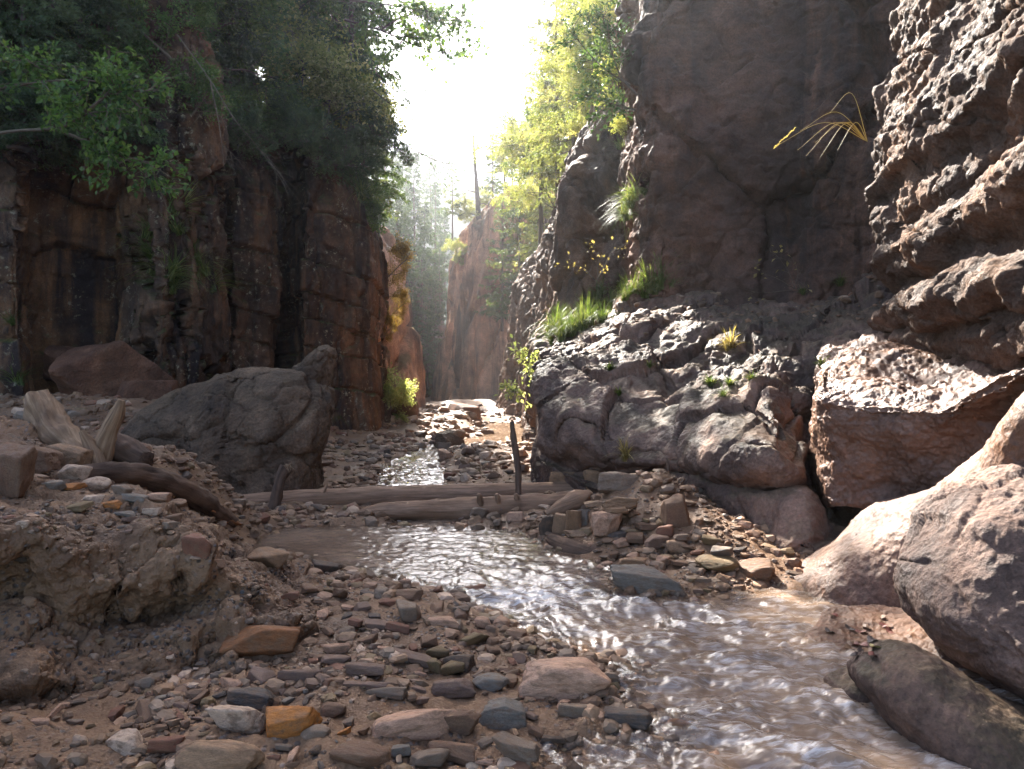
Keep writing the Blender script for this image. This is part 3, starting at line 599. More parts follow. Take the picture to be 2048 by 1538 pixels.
def d_bold(seed, A=.22, fr=.7, cr_=.5):
    def f(p, N):
        w = p * fr + .3 * fbm(p * .9, 3, seed)[:, None]; f1, f2, c = worley(w + seed, seed)
        return A * (c - .5) * .6 + A * .45 * cr_ * (sm(0, .07, f2 - f1) - 1) + A * .6 * fbm(p * .9 * fr + seed, 3, seed + 1)
    def g(p, N):
        w = p * fr * 2.6 + .3 * fbm(p * 2, 3, seed + 5)[:, None]; f1, f2, c = worley(w, seed + 6)
        return A * .3 * (c - .5) + A * .26 * cr_ * (sm(0, .05, f2 - f1) - 1) + A * .18 * fbm(p * 3 * fr, 4, seed + 7, .6) + .008 * fbm(p * 16, 4, seed + 8, .65)
    return [f, g]
pillow('boulder', [(232,1000),(222,940),(255,890),(300,838),(360,792),(420,762),(470,738),(530,735),(585,742),(620,752),(645,785),(652,830),(648,880),(632,925),(634,985),(630,1012),(560,1022),(400,1030),(290,1020)], 10.0, .95,
       d_bold(401, .22, .8, .75), M_BOULDER, 'huge grey-brown cracked boulder lying behind the fallen logs', 'boulder', .62, lean=.28)
pillow('boulder', [(560,800),(585,742),(605,722),(628,702),(648,696),(660,706),(662,745),(658,790),(650,830),(600,850)], 10.6, .5, d_bold(411, .16, 1.1, .5), M_BOULDER, 'dark horn-shaped rock rising behind the huge grey boulder', 'boulder', .8, lean=.1)
bigrock((118, 688, 352, 822), 13.2, 2.0, 4211, M_REDB, 'large angular reddish boulder against the orange recess of left wall', 6, 40, .5, .5)
bigrock((80, 692, 182, 760), 14.3, 1.0, 4313, M_REDB, 'smaller red boulder tucked behind the large reddish boulder', 6, 36, .5, .2)
bigrock((240, 762, 352, 824), 12.6, .9, 4363, M_REDB, 'low brown rock at the foot of the large reddish boulder', 7, 36, .5, -.2)
bigrock((896, 806, 963, 856), 26.5, 1.4, 4412, M_REDB, 'rounded orange-faced boulder beside the bright far stream', 8, 20, .4, .4)
pillow('boulder', [(1046,852),(1050,830),(1066,812),(1085,805),(1110,820),(1115,860),(1080,868)], 22.5, .8, d_bold(446, .2, .6, .3), M_SMOOTH, 'sunlit pale boulder half hidden by the bulging bedrock', 'boulder', .7, lean=.2)
bigrock((766, 793, 840, 850), 23.5, 1.4, 4511, M_REDB, 'mossy orange block under the yellow-green shrub', 7, 40, .4, .2)
pillow('boulder', [(840,845),(845,825),(865,815),(895,822),(905,840),(880,850)], 28, .6, d_bold(456, .2, .7, .5), M_BOULDER, 'dark low rock left of the orange-faced boulder', 'boulder', .7)
bigrock((866, 862, 936, 900), 17.5, .9, 4611, M_BOULDER, 'flat grey rock on the gravel bank beside the upper stream', 7, 34, .5, .2)
# right foreground boulders
def d_rf(p, N):
    f1, f2, c = worley(p * np.array([1.2, 1.2, 1.9]) + .35 * fbm(p * 1.2, 3, 471)[:, None], 25)
    return .03 * (c - .5) + .02 * (sm(0, .1, f2 - f1) - 1) + .10 * fbm(p * 1.3, 3, 472)
def d_rf2(p, N):
    g1, _, _ = worley(p * 13 + .4 * fbm(p * 5, 2, 474)[:, None], 26)
    return .022 * fbm(p * 4, 4, 473, .6) + .010 * (.5 - g1) * 2 * sm(.3, .9, p[:, 2]) + .006 * fbm(p * 20, 4, 475, .65)
pillow('boulder', [(1835,1215),(1850,1160),(1885,1110),(1922,1072),(1945,1035),(1990,1005),(2070,980),(2180,972),(2320,1070),(2360,1250),(2300,1450),(2180,1470),(2070,1425),(1965,1355),(1880,1295)], 3.75, .62, [d_rf, d_rf2], M_ROUND,
       'large rounded layered boulder overhanging the stream edge', 'boulder', .7, lean=.35, nt=420, ns=260)
pillow('boulder', [(1772,1410),(1784,1362),(1838,1330),(1915,1345),(2000,1385),(2090,1440),(2220,1490),(2330,1580),(2320,1800),(2160,1840),(2010,1720),(1880,1570)], 3.15, .42, [lambda p, N: .5 * d_rf(p, N), d_rf2], M_BED,
       'dark purplish wet boulder below the layered boulder', 'boulder', .7, lean=.4, nt=380, ns=220)
rows = [[(1590,1320,4.15),(1640,1360,3.9),(1700,1392,3.75),(1770,1392,3.7),(1860,1380,3.7),(1960,1360,3.8)],
        [(1598,1290,4.25),(1640,1325,4.0),(1690,1352,3.85),(1770,1340,3.85),(1860,1320,3.9),(1960,1300,3.9)],
        [(1622,1260,4.4),(1660,1268,4.3),(1720,1280,4.2),(1780,1285,4.15),(1860,1280,4.1),(1960,1260,4.1)],
        [(1650,1222,4.7),(1680,1214,4.7),(1740,1212,4.65),(1800,1220,4.6),(1870,1220,4.5),(1960,1200,4.5)],
        [(1660,1225,4.9),(1690,1218,4.95),(1750,1214,4.95),(1810,1220,4.9),(1880,1230,4.8),(1960,1220,4.8)]]
tag(sheet('bedrock_slab', rows, 260, 200, [lambda p, N: .03 * fbm(p * 2, 3, 481), lambda p, N: .015 * fbm(p * 7, 4, 482, .6) + .004 * fbm(p * 25, 3, 483)], M_SMOOTH), 'flat sunlit rock shelf at water level scattered with fallen leaves', kind='structure')
add_solid(*HITS[-1])
pillow('boulder', [(1668,1385),(1680,1365),(1720,1352),(1755,1362),(1760,1395),(1725,1412),(1690,1402)], 3.6, .16, [lambda p, N: .03 * fbm(p * 4, 4, 485), lambda p, N: .008 * fbm(p * 20, 3, 486)], M_BED, 'small pale wet rock between sunlit shelf and dark boulder', 'boulder')

g1 = 'stones on the near shore'
for b, c, s, l, ld in [
 ((1035,1312,1220,1412),'granite','round','large pinkish granite rock at the water edge','the large pink rock'),
 ((525,1408,637,1490),'orange','angular','bright orange block-shaped stone on the muddy shore','the orange stone'),
 ((420,1400,527,1484),'white','angular','cream white flaky stone left of the orange stone','the cream stone'),
 ((740,1413,925,1490),'pink','round','broad low pink stone half buried in mud','the low pink stone'),
 ((358,1478,522,1560),'tan','round','wide tan stone cut by the bottom edge of the picture','the wide tan stone'),
 ((210,1460,292,1515),'white','angular','pale white speckled stone near the tan stone','the white speckled stone'),
 ((460,1376,548,1424),'slate','slab','dark slate slab behind the cream stone','the dark slate slab'),
 ((958,1395,1052,1462),'bluish','slab','large blue-grey flat stone in front of the large pink rock','the blue-grey stone'),
 ((943,1348,1016,1388),'bluish','round','small pale bluish stone left of the large pink rock','the pale bluish stone'),
 ((693,1320,777,1362),'purplish','angular','purplish grey angular stone on the stony shore','the purplish stone'),
 ((775,1302,868,1338),'purplish','slab','flat purplish slab next to olive stones','the flat purplish slab'),
 ((852,1293,898,1322),'olive','angular','upper olive brown stone of a small cluster','the olive stones'),
 ((890,1305,946,1352),'dark','slab','dark brown leaning slab in the olive cluster',None),
 ((856,1318,884,1352),'olive','angular','small upright olive stone in the cluster',None),
 ((880,1322,928,1356),'olive','angular','lower grey olive stone of the cluster',None),
 ((655,1484,777,1545),'brown','round','big brown-grey stone at the bottom edge below the orange stone','the big brown-grey stone'),
 ((858,1480,958,1528),'brown','slab','dark brown flat stone in front of the low pink stone','the dark flat stone'),
 ((985,1470,1078,1535),'grey','angular','dark grey stone beside the small puddle','the dark grey stone'),
 ((1195,1412,1302,1462),'slate','slab','blackish slate stone at the edge of the running water','the blackish slate stone'),
 ((1115,1403,1182,1450),'grey','angular','grey pointed stone just below the large pink rock','the grey pointed stone'),
 ((868,1418,962,1478),'brown','angular','brown angular stone behind the dark flat stone',None),
 ((820,1500,900,1545),'grey','slab','grey slab cut by the bottom edge beside the dark flat stone',None),
 ((860,1355,950,1402),'purplish','round','smooth muddy purple stone between bluish and olive stones',None),
 ((680,1362,782,1382),'purplish','slab','long thin flat stone below the purplish stone',None),
 ((735,1372,812,1402),'grey','slab','flat grey stone behind the low pink stone',None),
 ((1385,1503,1462,1560),'pink','round','pale pink stone in shallow water at the bottom edge','the pale pink stone'),
 ((1330,1440,1402,1478),'orange','slab','submerged orange-brown stone in the shallow stream','the submerged orange stone'),
 ((495,1098,572,1140),'tan','angular','tan pyramid-shaped stone at the pool edge','the tan pyramid stone'),
 ((620,1120,682,1147),'dark','angular','dark stone at the pool edge right of the tan pyramid','the dark pool stone'),
 ((912,1168,972,1196),'reddish','slab','wet red-brown stone splitting the current','the red-brown current stone'),
 ((795,1158,822,1182),'pink','angular','small pink stone on the pool corner',None),
 ((855,1232,920,1262),'pink','round','rounded pink stone on the shore of the rapids','the rounded pink stone'),
 ((893,1208,940,1232),'grey','angular','grey-pink angular stone at the rapids edge',None),
 ((950,1234,985,1260),'pink','round','small pink cobble touching the rapids',None),
 ((560,1335,640,1378),'purplish','angular','muddy grey stone below the earth bank','the muddy grey stone'),
 ((300,1470,365,1512),'reddish','angular','dark red-brown stone right of the white speckled stone',None),
 ((640,1405,690,1440),'brown','round','dull brown stone right of the orange stone',None),
 ((602,1452,660,1490),'grey','round','rounded dark stone touching the orange stone',None),
 ((1080,1470,1130,1490),'dark','slab','small dark slab at the top of the puddle',None),
 ((1000,1395,1040,1412),'grey','slab','small grey chip behind the blue-grey stone',None),
 ((640,1310,700,1338),'purplish','slab','muddy flat stone left of the purplish stone',None),
 ((560,1180,600,1205),'reddish','angular','reddish stone on the pool-side slope of the bank',None),
 ((1690,1560,1800,1640),'grey','round','grey stone under the running water by the dark boulder',None)]:
    stone(b, c, s, l, g1, land=ld, big=(b[2] - b[0]) > 80, sink=.25 if 'buried' in l or 'submerged' in l else .14)
g2 = 'stones of the heap beside the logs'
for b, c, s, l, ld, dd in [
 ((1320,992,1377,1064),'brown','slab','upright grey-brown block leaning against the bedrock','the leaning upright block',.7),
 ((1183,1020,1244,1082),'pink','angular','big grey-pink block in the middle of the stone heap','the grey-pink heap block',.8),
 ((1130,1020,1164,1078),'tan','angular','tall tan block at the front of the stone heap','the tall tan heap block',.8),
 ((1105,1030,1138,1078),'tan','slab','narrow tan slab left of the tall tan block',None,.8),
 ((1150,1020,1177,1056),'bluish','slab','upright slate slab between tan block and grey-pink block',None,.6),
 ((1075,1030,1113,1078),'dark','angular','black shaded block at the left foot of the stone heap','the black heap block',.8),
 ((1132,1057,1187,1079),'beige','slab','pale flat stone at the foot of the tall tan block',None,.8),
 ((1167,940,1217,996),'tan','angular','tilted brown slab behind the grey rounded slab',None,.8),
 ((1098,940,1172,980),'tan','slab','flat tan block resting alone on top of the heap','the flat top block',.75),
 ((1196,942,1281,997),'grey','round','large rounded grey slab on top of the stone heap','the rounded grey slab',.7),
 ((1204,992,1274,1024),'tan','slab','flat tan stone under the rounded grey slab',None,.8),
 ((1166,1000,1210,1019),'beige','slab','thin pale flat stone beside the split wood',None,.8),
 ((1210,1012,1256,1030),'tan','slab','thin tan slab under the flat tan stone',None,.8),
 ((1286,928,1320,948),'pink','angular','pinkish stone on the back of the heap by the stake',None,.8),
 ((1260,930,1288,946),'bluish','round','bluish stone behind the rounded grey slab',None,.8),
 ((1205,930,1230,950),'beige','angular','small pale stone behind the tilted brown slab',None,.8),
 ((1272,1044,1316,1066),'brown','slab','brown flat stone right of the grey-pink block',None,.8),
 ((1312,1050,1346,1080),'reddish','angular','dark red stone under the leaning upright block',None,.8),
 ((1290,1070,1337,1106),'purplish','angular','purplish block in the lower heap',None,.8),
 ((1333,1080,1378,1112),'beige','round','tan rounded stone at the right foot of the heap','the tan rounded stone',.8),
 ((1345,1066,1382,1084),'grey','slab','grey stone between upright block and bedrock',None,.8),
 ((1240,1110,1297,1138),'tan','angular','pale tan rough stone at the water edge below the heap','the rough tan stone',.8),
 ((1232,1130,1268,1160),'olive','angular','olive stone in front of the rough tan stone',None,.8),
 ((1250,1140,1272,1158),'beige','round','small smooth cream pebble in front of the rough tan stone',None,.8),
 ((1268,1130,1296,1160),'tan','slab','upright tan slab beside the rough tan stone',None,.6),
 ((1222,1135,1372,1196),'bluish','slab','long blue-grey slab pointing into the stream','the long blue-grey slab',.35),
 ((1270,1096,1312,1114),'grey','slab','flat grey stone above the rough tan stone',None,.8),
 ((1395,1110,1472,1152),'olive','round','mossy olive stone near the bedrock foot','the mossy olive stone',.8),
 ((1420,1092,1467,1116),'bluish','angular','bluish stone against the bedrock foot','the bluish bedrock stone',.8),
 ((1400,1072,1442,1096),'olive','angular','olive angular stone against the dark bedrock',None,.8),
 ((1310,1112,1342,1136),'pink','angular','pinkish small stone between heap and bedrock',None,.8),
 ((1480,1118,1548,1168),'brown','angular','brown stone standing in shallow water by the bedrock','the brown water-edge stone',.8),
 ((1365,1150,1420,1172),'grey','slab','grey flat stone on the gravel spit',None,.8),
 ((1218,1060,1262,1078),'slate','slab','dark slate chip below the grey-pink block',None,.8),
 ((1252,1066,1290,1090),'brown','angular','brown block below the brown flat stone',None,.8)]:
    stone(b, c, s, l, g2, land=ld, dd=dd, sink=.1, big=(b[2] - b[0]) > 60, tilt=.1)
    add_solid(*(lambda o: (np.array([o.matrix_basis @ v.co for v in o.data.vertices]), np.array([list(p.vertices) for p in o.data.polygons])))(STN[-1])) if b[1] > 1000 else None
g3 = 'stones on the earth bank'
for b, c, s, l, ld in [
 ((365,1070,422,1136),'reddish','angular','red-brown block sticking out of the bank shoulder','the red-brown bank block'),
 ((450,1240,597,1332),'rust','slab','rusty brown slab jutting from the tip of the bank','the rusty bank slab'),
 ((267,1154,301,1180),'white','round','white pebble stuck in the bank face','the white bank pebble'),
 ((-20,890,70,1010),'brown','angular','big dark brown block at the left edge on the bank','the big brown bank block'),
 ((20,888,112,955),'brown','angular','dark rough rock resting on the bank rim','the rough rim rock'),
 ((100,888,178,950),'tan','round','tan rounded rock under the driftwood stump','the tan stump rock'),
 ((120,930,176,968),'white','angular','whitish rough stone on the bank below the stump','the whitish rim stone'),
 ((165,955,218,990),'white','round','rounded white stone on the bank rim','the rounded white stone'),
 ((80,962,125,988),'bluish','slab','bluish slab on the bank rim','the bluish rim slab'),
 ((115,965,165,982),'orange','slab','yellow-ochre flat stone on the bank rim',None),
 ((160,990,205,1018),'white','angular','grey-white block on the bank slope',None),
 ((225,970,262,996),'grey','angular','light grey stone near the dark log',None),
 ((240,985,300,1010),'bluish','slab','greenish grey slab beside the dark log',None),
 ((300,985,340,1010),'pink','angular','pink-grey stone on the bank end near the dark log',None),
 ((335,998,372,1018),'beige','round','pale round stone at the end of the bank',None),
 ((200,1000,246,1022),'orange','slab','orange flat stone on the bank slope',None),
 ((130,1005,180,1028),'olive','slab','olive flat stone low on the bank slope',None),
 ((290,1015,322,1036),'white','angular','small whitish stone above the bank face',None),
 ((235,1022,275,1036),'bluish','round','small bluish stone on the bank slope',None),
 ((30,1040,62,1062),'white','angular','bright white chip at the left of the bank',None),
 ((15,1100,60,1128),'slate','slab','dark slate piece in the bank face',None),
 ((410,1118,450,1140),'brown','angular','brown stone below the bank shoulder',None)]:
    stone(b, c, s, l, g3, land=ld, big=(b[2] - b[0]) > 60)
# ---- loose stones, each an object
def inpoly(x, y, poly):
    return sdf(np.array([float(x)]), np.array([float(y)]), poly)[0] < 0
AREAS = [([(600,1180),(800,1200),(960,1240),(1090,1300),(1030,1340),(1080,1470),(1080,1538),(250,1538),(250,1440),(420,1400),(600,1330),(660,1260)], 84, (26, 70), 'on the near shore', g1),
 ([(470,1016),(1110,1030),(1110,1056),(700,1046),(480,1050)], 26, (17, 38), 'below the fallen logs', 'stones washed against the fallen logs'),
 ([(1120,1060),(1370,1040),(1560,1150),(1420,1185),(1230,1180),(1180,1110)], 28, (17, 40), 'in the stone heap', g2),
 ([(640,905),(770,930),(770,980),(640,985)], 9, (14, 30), 'on the dry bed by the huge boulder', 'stones on the upper stream bed'),
 ([(880,900),(1060,905),(1060,985),(890,985),(880,950)], 26, (15, 42), 'on the gravel bar above the logs', 'stones on the upper stream bed'),
 ([(740,860),(880,850),(990,870),(880,890),(770,915)], 14, (12, 28), 'on the far stream bed', 'stones on the upper stream bed'),
 ([(20,1000),(250,1000),(390,1050),(360,1080),(100,1060)], 22, (14, 36), 'on the earth bank', g3),
 ([(60,1400),(240,1440),(230,1538),(0,1538)], 8, (22, 46), 'in the corner mound', g1),
 ([(1240,1150),(1480,1160),(1400,1195),(1260,1195)], 16, (14, 30), 'on the gravel spit', 'stones of the gravel spit')]
used_lab = set(); CNAMES = ['brown', 'grey', 'purplish', 'pink', 'tan', 'slate', 'reddish', 'olive', 'bluish', 'beige', 'white', 'orange', 'dark']
CW = [24, 16, 16, 10, 10, 8, 7, 5, 7, 4, 3, 2, 6]
LIST = [(n if n.startswith('the ') else 'the ' + n.split(' ', 0)[0], q) for n, q in LAND if n.startswith('the ')]
for poly, cnt, (s0, s1), where, grp in AREAS:
    xs = [q[0] for q in poly]; ys = [q[1] for q in poly]; made = tries = 0
    while made < cnt and tries < cnt * 40:
        tries += 1; w = s0 + (s1 - s0) * R.random() ** 1.9; cx = R.uniform(min(xs), max(xs)); cy = R.uniform(min(ys), max(ys)); hh = w * R.uniform(.36, .72)
        if not inpoly(cx, cy, poly): continue
        b = (cx - w / 2, cy - hh, cx + w / 2, cy)
        if any(b[0] < q[2] - .2 * w and b[2] > q[0] + .2 * w and b[1] < q[3] - .25 * hh and b[3] > q[1] + .25 * hh for q in BOX): continue
        h = hit(cx, cy - .1 * hh)
        if h is None or h[0].z > 1.6: continue
        pos = np.array(h[0]); ld = sorted(LIST, key=lambda q: np.linalg.norm(q[1] - pos))[:2]
        v = pos - ld[0][1]; rel = ('right of' if v[0] > 0 else 'left of') if abs(v[0]) > abs(v[1]) * .8 else ('behind' if v[1] > 0 else 'in front of')
        shape = R.choice(['angular', 'angular', 'slab', 'round']); t = (w - s0) / (s1 - s0); size = 'tiny' if t < .12 else 'small' if t < .4 else 'medium' if t < .7 else 'fair-sized'
        for k in range(60):
            c = R.choices(CNAMES, CW)[0]
            cn = {'slate': 'slate-dark', 'dark': 'blackish', 'bluish': 'blue-grey'}.get(c, c)
            lab = f"{size} {cn} {dict(angular='angular', slab='flat', round='rounded')[shape]} stone {rel} {ld[0][0]} {where}"
            if len(lab.split()) > 16: lab = f"{size} {cn} {dict(angular='angular', slab='flat', round='rounded')[shape]} stone {rel} {ld[0][0]}"
            if lab not in used_lab: break
        else: continue
        used_lab.add(lab); o = stone(b, c, shape, lab, grp, sink=.18, rz=R.uniform(0, 6.3) if shape != 'slab' else None, tilt=.22); made += o is not None
# ---- gravel nobody could count: one object
LOW = [poly_rock(500 + i, 7, 24, 2 if i < 5 else 1, .05, .5) for i in range(14)]
def pebbles(name, pos, size, rng, mat, flat=(.3, .8)):
    Vs, Fs, T, off = [], [], [], 0; n = len(pos); pk = rng.integers(0, 9, n) + 5
    pk = np.where(size / np.maximum(pos[:, 1], .5) > .012, rng.integers(0, 5, n), pk)
    for k in range(14):
        ix = np.nonzero(pk == k)[0]
        if not len(ix): continue
        V0, F0 = LOW[k]; a = rng.random(len(ix)) * 6.283; S = size[ix, None] * np.stack([np.ones(len(ix)), rng.uniform(.55, 1, len(ix)), rng.uniform(*flat, len(ix))], 1)
        W_ = V0[None] * S[:, None]; tx = rng.normal(0, .25, len(ix))
        y_ = W_[..., 1] * np.cos(tx)[:, None] - W_[..., 2] * np.sin(tx)[:, None]; z_ = W_[..., 1] * np.sin(tx)[:, None] + W_[..., 2] * np.cos(tx)[:, None]
        X_ = W_[..., 0] * np.cos(a)[:, None] - y_ * np.sin(a)[:, None]; Y_ = W_[..., 0] * np.sin(a)[:, None] + y_ * np.cos(a)[:, None]
        W_ = np.stack([X_, Y_, z_], -1) + pos[ix, None]
        Vs.append(W_.reshape(-1, 3)); Fs.append((F0[None] + (np.arange(len(ix)) * len(V0))[:, None, None]).reshape(-1, 3) + off); off += W_.shape[0] * W_.shape[1]
        T.append(np.repeat(rng.random(len(ix)), len(V0)))
    return tag(link(name, mesh(name, np.concatenate(Vs), np.concatenate(Fs), mat, False, {'tone': np.concatenate(T)})), kind='stuff')
M = NT('mixed_gravel'); tc = M.n('TexCoord'); v = tc.outputs['Object']; at = M.n('Attribute', attribute_name='tone').outputs['Fac']
pal = ['brown', 'purplish', 'grey', 'brown', 'slate', 'brown', 'pink', 'grey', 'tan', 'dark', 'reddish', 'bluish', 'brown', 'beige', 'olive', 'white']
colr = M.ramp(at, [(i / len(pal), CLR[c]) for i, c in enumerate(pal)], 'CONSTANT')
colr = M.mix(.6, colr, M.ramp(M.noise(v, 45, 4, .7), [(.25, .5), (.5, 1.), (.75, 1.45)]), 'MULTIPLY')
colr = M.mix(M.ramp(M.noise(v, 3, 5, .6), [(.38, .2), (.6, .85)]), colr, (.155, .088, .046))
bp = M.n('Bump', {'Strength': .4, 'Distance': .01, 'Height': M.noise(v, 60, 4, .7)})
bs = M.n('BsdfPrincipled', {'Base Color': colr, 'Roughness': .66, 'Specular IOR Level': .22, 'Normal': bp.outputs[0]}); M.t.links.new(bs.outputs[0], M.out.inputs[0])
M_GRAVEL = M.m
n = 80000; y = 2.1 * (34 / 2.1) ** RNG.random(n); x = RNG.uniform(-1, 1, n) * (.86 * y + .3)
p3 = np.stack([x, y, 0 * x], 1); dens = .5 + 1.3 * fbm(p3 * .8, 3, 501) + .35 * fbm(p3 * 4, 2, 502)
s = np.minimum(sdf(x, y, POOL), sdf(x, y, STREAM)); dens = np.where(np.abs(s) < .3, dens + .3, dens); dens = np.where(s < -.5, .35, dens); dens = np.where((s < .16) & (y > 9.5), .08, dens)
ok = (RNG.random(n) < dens) & ~((x > 1.25) & (y < 5.0)) & (x > np.where(y > 9, -13, -7)) & (x < 5 + .05 * y); x, y = x[ok], y[ok]
z = ground_h(x, y); sz = (.014 + .0062 * y) * np.exp(RNG.normal(-.3, .75, len(x))); sz = np.minimum(sz, .05 + .014 * y)
pebbles('gravel', np.stack([x, y, z + sz * .06], 1), sz, RNG, M_GRAVEL)
bk = np.concatenate([V_ for V_, F_ in HITS if len(V_) and V_[:, 0].max() < 0 and V_[:, 2].max() < 2.2 and V_[:, 1].max() < 12]); n = 2600
i_ = RNG.integers(0, len(bk), n); pp = bk[i_] + RNG.normal(0, .05, (n, 3)); sel = (pp[:, 2] > .1) & (pp[:, 1] < 8.5); pp = pp[sel]; gz = []
for q in pp:
    h = hit(0, 0, Vector((q[0], q[1], 3.0)), Vector((0, 0, -1))); gz.append(h[0].z if h else -9)
pp[:, 2] = gz; pp = pp[(pp[:, 2] > 0) & (pp[:, 2] < 2)]; sz = .022 * np.exp(RNG.normal(0, .6, len(pp)))
tag(pebbles('gravel', pp + np.array([0, 0, .002]), np.minimum(sz, .09), RNG, M_GRAVEL), kind='stuff')
bk = BED[(BED[:, 2] > 2.3)]; n = 900; pp = bk[RNG.integers(0, len(bk), n)] + RNG.normal(0, .12, (n, 3)); pp = pp[pp[:, 1] < 13]; gz = []
for q in pp:
    h = hit(0, 0, Vector((q[0], q[1], q[2] + .6)), Vector((0, 0, -1))); gz.append(h[0].z if h and h[1].z > .45 else -9)
pp[:, 2] = gz; pp = pp[(pp[:, 2] > 1) & (pp[:, 2] < 3.6)]; sz = .045 * np.exp(RNG.normal(0, .6, len(pp)))
tag(pebbles('gravel', pp, np.minimum(sz, .16), RNG, M_GRAVEL), kind='stuff')
# ------------------------------------------------------------------ logs and driftwood
def wood_mat(name, c0, c1, c2, mud=.5, rough=.75, bump=.7, mudc=(.24, .135, .075)):
    m = NT(name); A = lambda k: m.n('Attribute', attribute_name=k).outputs['Fac']
    v = m.n('CombineXYZ', {0: A('la'), 1: A('cu'), 2: A('cv')}).outputs[0]
    fib = m.noise(m.mapping(v, (.8, 9, 9)), 3.0, 7, .65, .4); big = m.noise(v, 2.2, 6, .6)
    col = m.ramp(fib, [(.3, c0), (.5, c1), (.68, c2)])
    col = m.mix(m.ramp(big, [(.42, 0.), (.62, mud)]), col, mudc)
    bp = m.n('Bump', {'Strength': bump, 'Distance': .02, 'Height': m.math('ADD', fib, m.math('MULTIPLY', m.noise(v, 25, 4, .7), .3))})
    bs = m.n('BsdfPrincipled', {'Base Color': col, 'Roughness': rough, 'Specular IOR Level': .15, 'Normal': bp.outputs[0]}); m.t.links.new(bs.outputs[0], m.out.inputs[0])
    return m.m
M_LOG = wood_mat('muddy_bark', (.08, .042, .022), (.23, .13, .075), (.36, .215, .13), .75)
M_LOGD = wood_mat('wet_dark_wood', (.03, .019, .013), (.08, .047, .03), (.14, .085, .055), .3)
M_DRIFT = wood_mat('bleached_driftwood', (.07, .04, .022), (.2, .115, .06), (.34, .22, .125), .25)
M_TORN = wood_mat('torn_orange_wood', (.14, .055, .02), (.3, .13, .05), (.42, .22, .1), .1)
def tube(pts, rad, sides=14, seg=10, seed=0, rough=.12, ribs=0.0, taper_end=False):
    C = cr(np.concatenate([2 * np.array(pts[:1]) - np.array(pts[1:2]), np.array(pts, float), 2 * np.array(pts[-1:]) - np.array(pts[-2:-1])]), (len(pts) + 1) * seg + 1)[seg:-seg]
    Rr = np.interp(np.linspace(0, 1, len(C)), np.linspace(0, 1, len(rad)), rad)
    T = np.gradient(C, axis=0); T /= np.linalg.norm(T, axis=1, keepdims=True) + 1e-9
    up = np.array([.13, .21, .97]) if abs(T[:, 2]).mean() < .8 else np.array([.97, .2, .1]); U = np.cross(T, up); U /= np.linalg.norm(U, axis=1, keepdims=True); W_ = np.cross(T, U)
    a = np.linspace(0, 2 * math.pi, sides + 1)[:-1]; s = np.r_[0, np.cumsum(np.linalg.norm(np.diff(C, axis=0), axis=1))]
    q = np.stack([np.repeat(s[:, None], sides, 1) / max(rad), np.repeat(np.cos(a)[None], len(s), 0) * 1.2, np.repeat(np.sin(a)[None], len(s), 0) * 1.2], -1).reshape(-1, 3)
    k = (1 + rough * fbm(q * np.array([.5, 1, 1]) + seed, 3, seed) + ribs * fbm(q * np.array([.25, 4, 4]) + seed, 2, seed + 3, ridged=True)).reshape(len(s), sides)
    G = C[:, None] + (Rr[:, None] * k)[..., None] * (np.cos(a)[None, :, None] * U[:, None] + np.sin(a)[None, :, None] * W_[:, None])
    n = len(s); F_ = gridfaces(n, sides, True)[:, ::-1]; V = np.concatenate([G.reshape(-1, 3), C[:1], C[-1:]]); i0 = len(V) - 2
    cap = np.array([[i0, (j + 1) % sides, j] for j in range(sides)] + [[i0 + 1, (n - 1) * sides + j, (n - 1) * sides + (j + 1) % sides] for j in range(sides)])[:, ::-1]
    tri = np.concatenate([F_[:, [0, 1, 2]], F_[:, [0, 2, 3]], cap])
    la = np.concatenate([np.repeat(s, sides), [0, s[-1]]]); cu = np.concatenate([np.tile(np.cos(a), n) * max(rad), [0, 0]]); cv = np.concatenate([np.tile(np.sin(a), n) * max(rad), [0, 0]])
    return V, tri, dict(la=la + seed * 3.7, cu=cu, cv=cv)
def joinm(parts):
    V, F_, A, o = [], [], {}, 0
    for v, f, a in parts:
        V.append(v); F_.append(np.asarray(f) + o); o += len(v)
        for k in a: A.setdefault(k, []).append(a[k])
    return np.concatenate(V), np.concatenate(F_), {k: np.concatenate(x) for k, x in A.items()}
def wpath(*pts): return [P(*q) for q in pts]
def wood(name, pts, rad, mat, parent=None, sides=18, seg=12, seed=0, rough=.12, ribs=0.):
    V, F_, A = tube(pts, rad, sides, seg, seed, rough, ribs); return link(name, mesh(name, V, F_, mat, True, A), parent)
t = tag(empty('fallen_log', P(780, 1003, 9.0)), 'long smooth mud-brown fallen log lying across the stream bed', 'log')
def under(o):                                   # keep world placement when hung under an Empty
    o.matrix_parent_inverse = o.parent.matrix_basis.inverted(); return o
under(wood('trunk', wpath((395, 1016, 8.5), (560, 1003, 8.75), (760, 995, 9.0), (960, 990, 9.2), (1180, 986, 9.45)), [.10, .125, .14, .145, .15], M_LOG, t, 22, 40, 1, .06))
under(wood('branch_stub', wpath((640, 1001, 8.8), (652, 975, 8.78), (655, 968, 8.78)), [.02, .014, .01], M_LOG, t, 8, 4, 2))
under(wood('branch_stub', wpath((450, 1012, 8.6), (436, 1030, 8.45), (430, 1036, 8.4)), [.03, .02, .012], M_LOG, t, 8, 4, 3))
t = tag(empty('fallen_log', P(920, 1018, 8.3)), 'shorter knotted brown log lying in front of the long log', 'log')
under(wood('trunk', wpath((715, 1026, 8.1), (760, 1022, 8.15), (860, 1021, 8.2), (960, 1018, 8.3), (1060, 1014, 8.4), (1150, 1008, 8.5)), [.02, .08, .12, .14, .14, .125], M_LOG, t, 22, 30, 4, .16, .12))
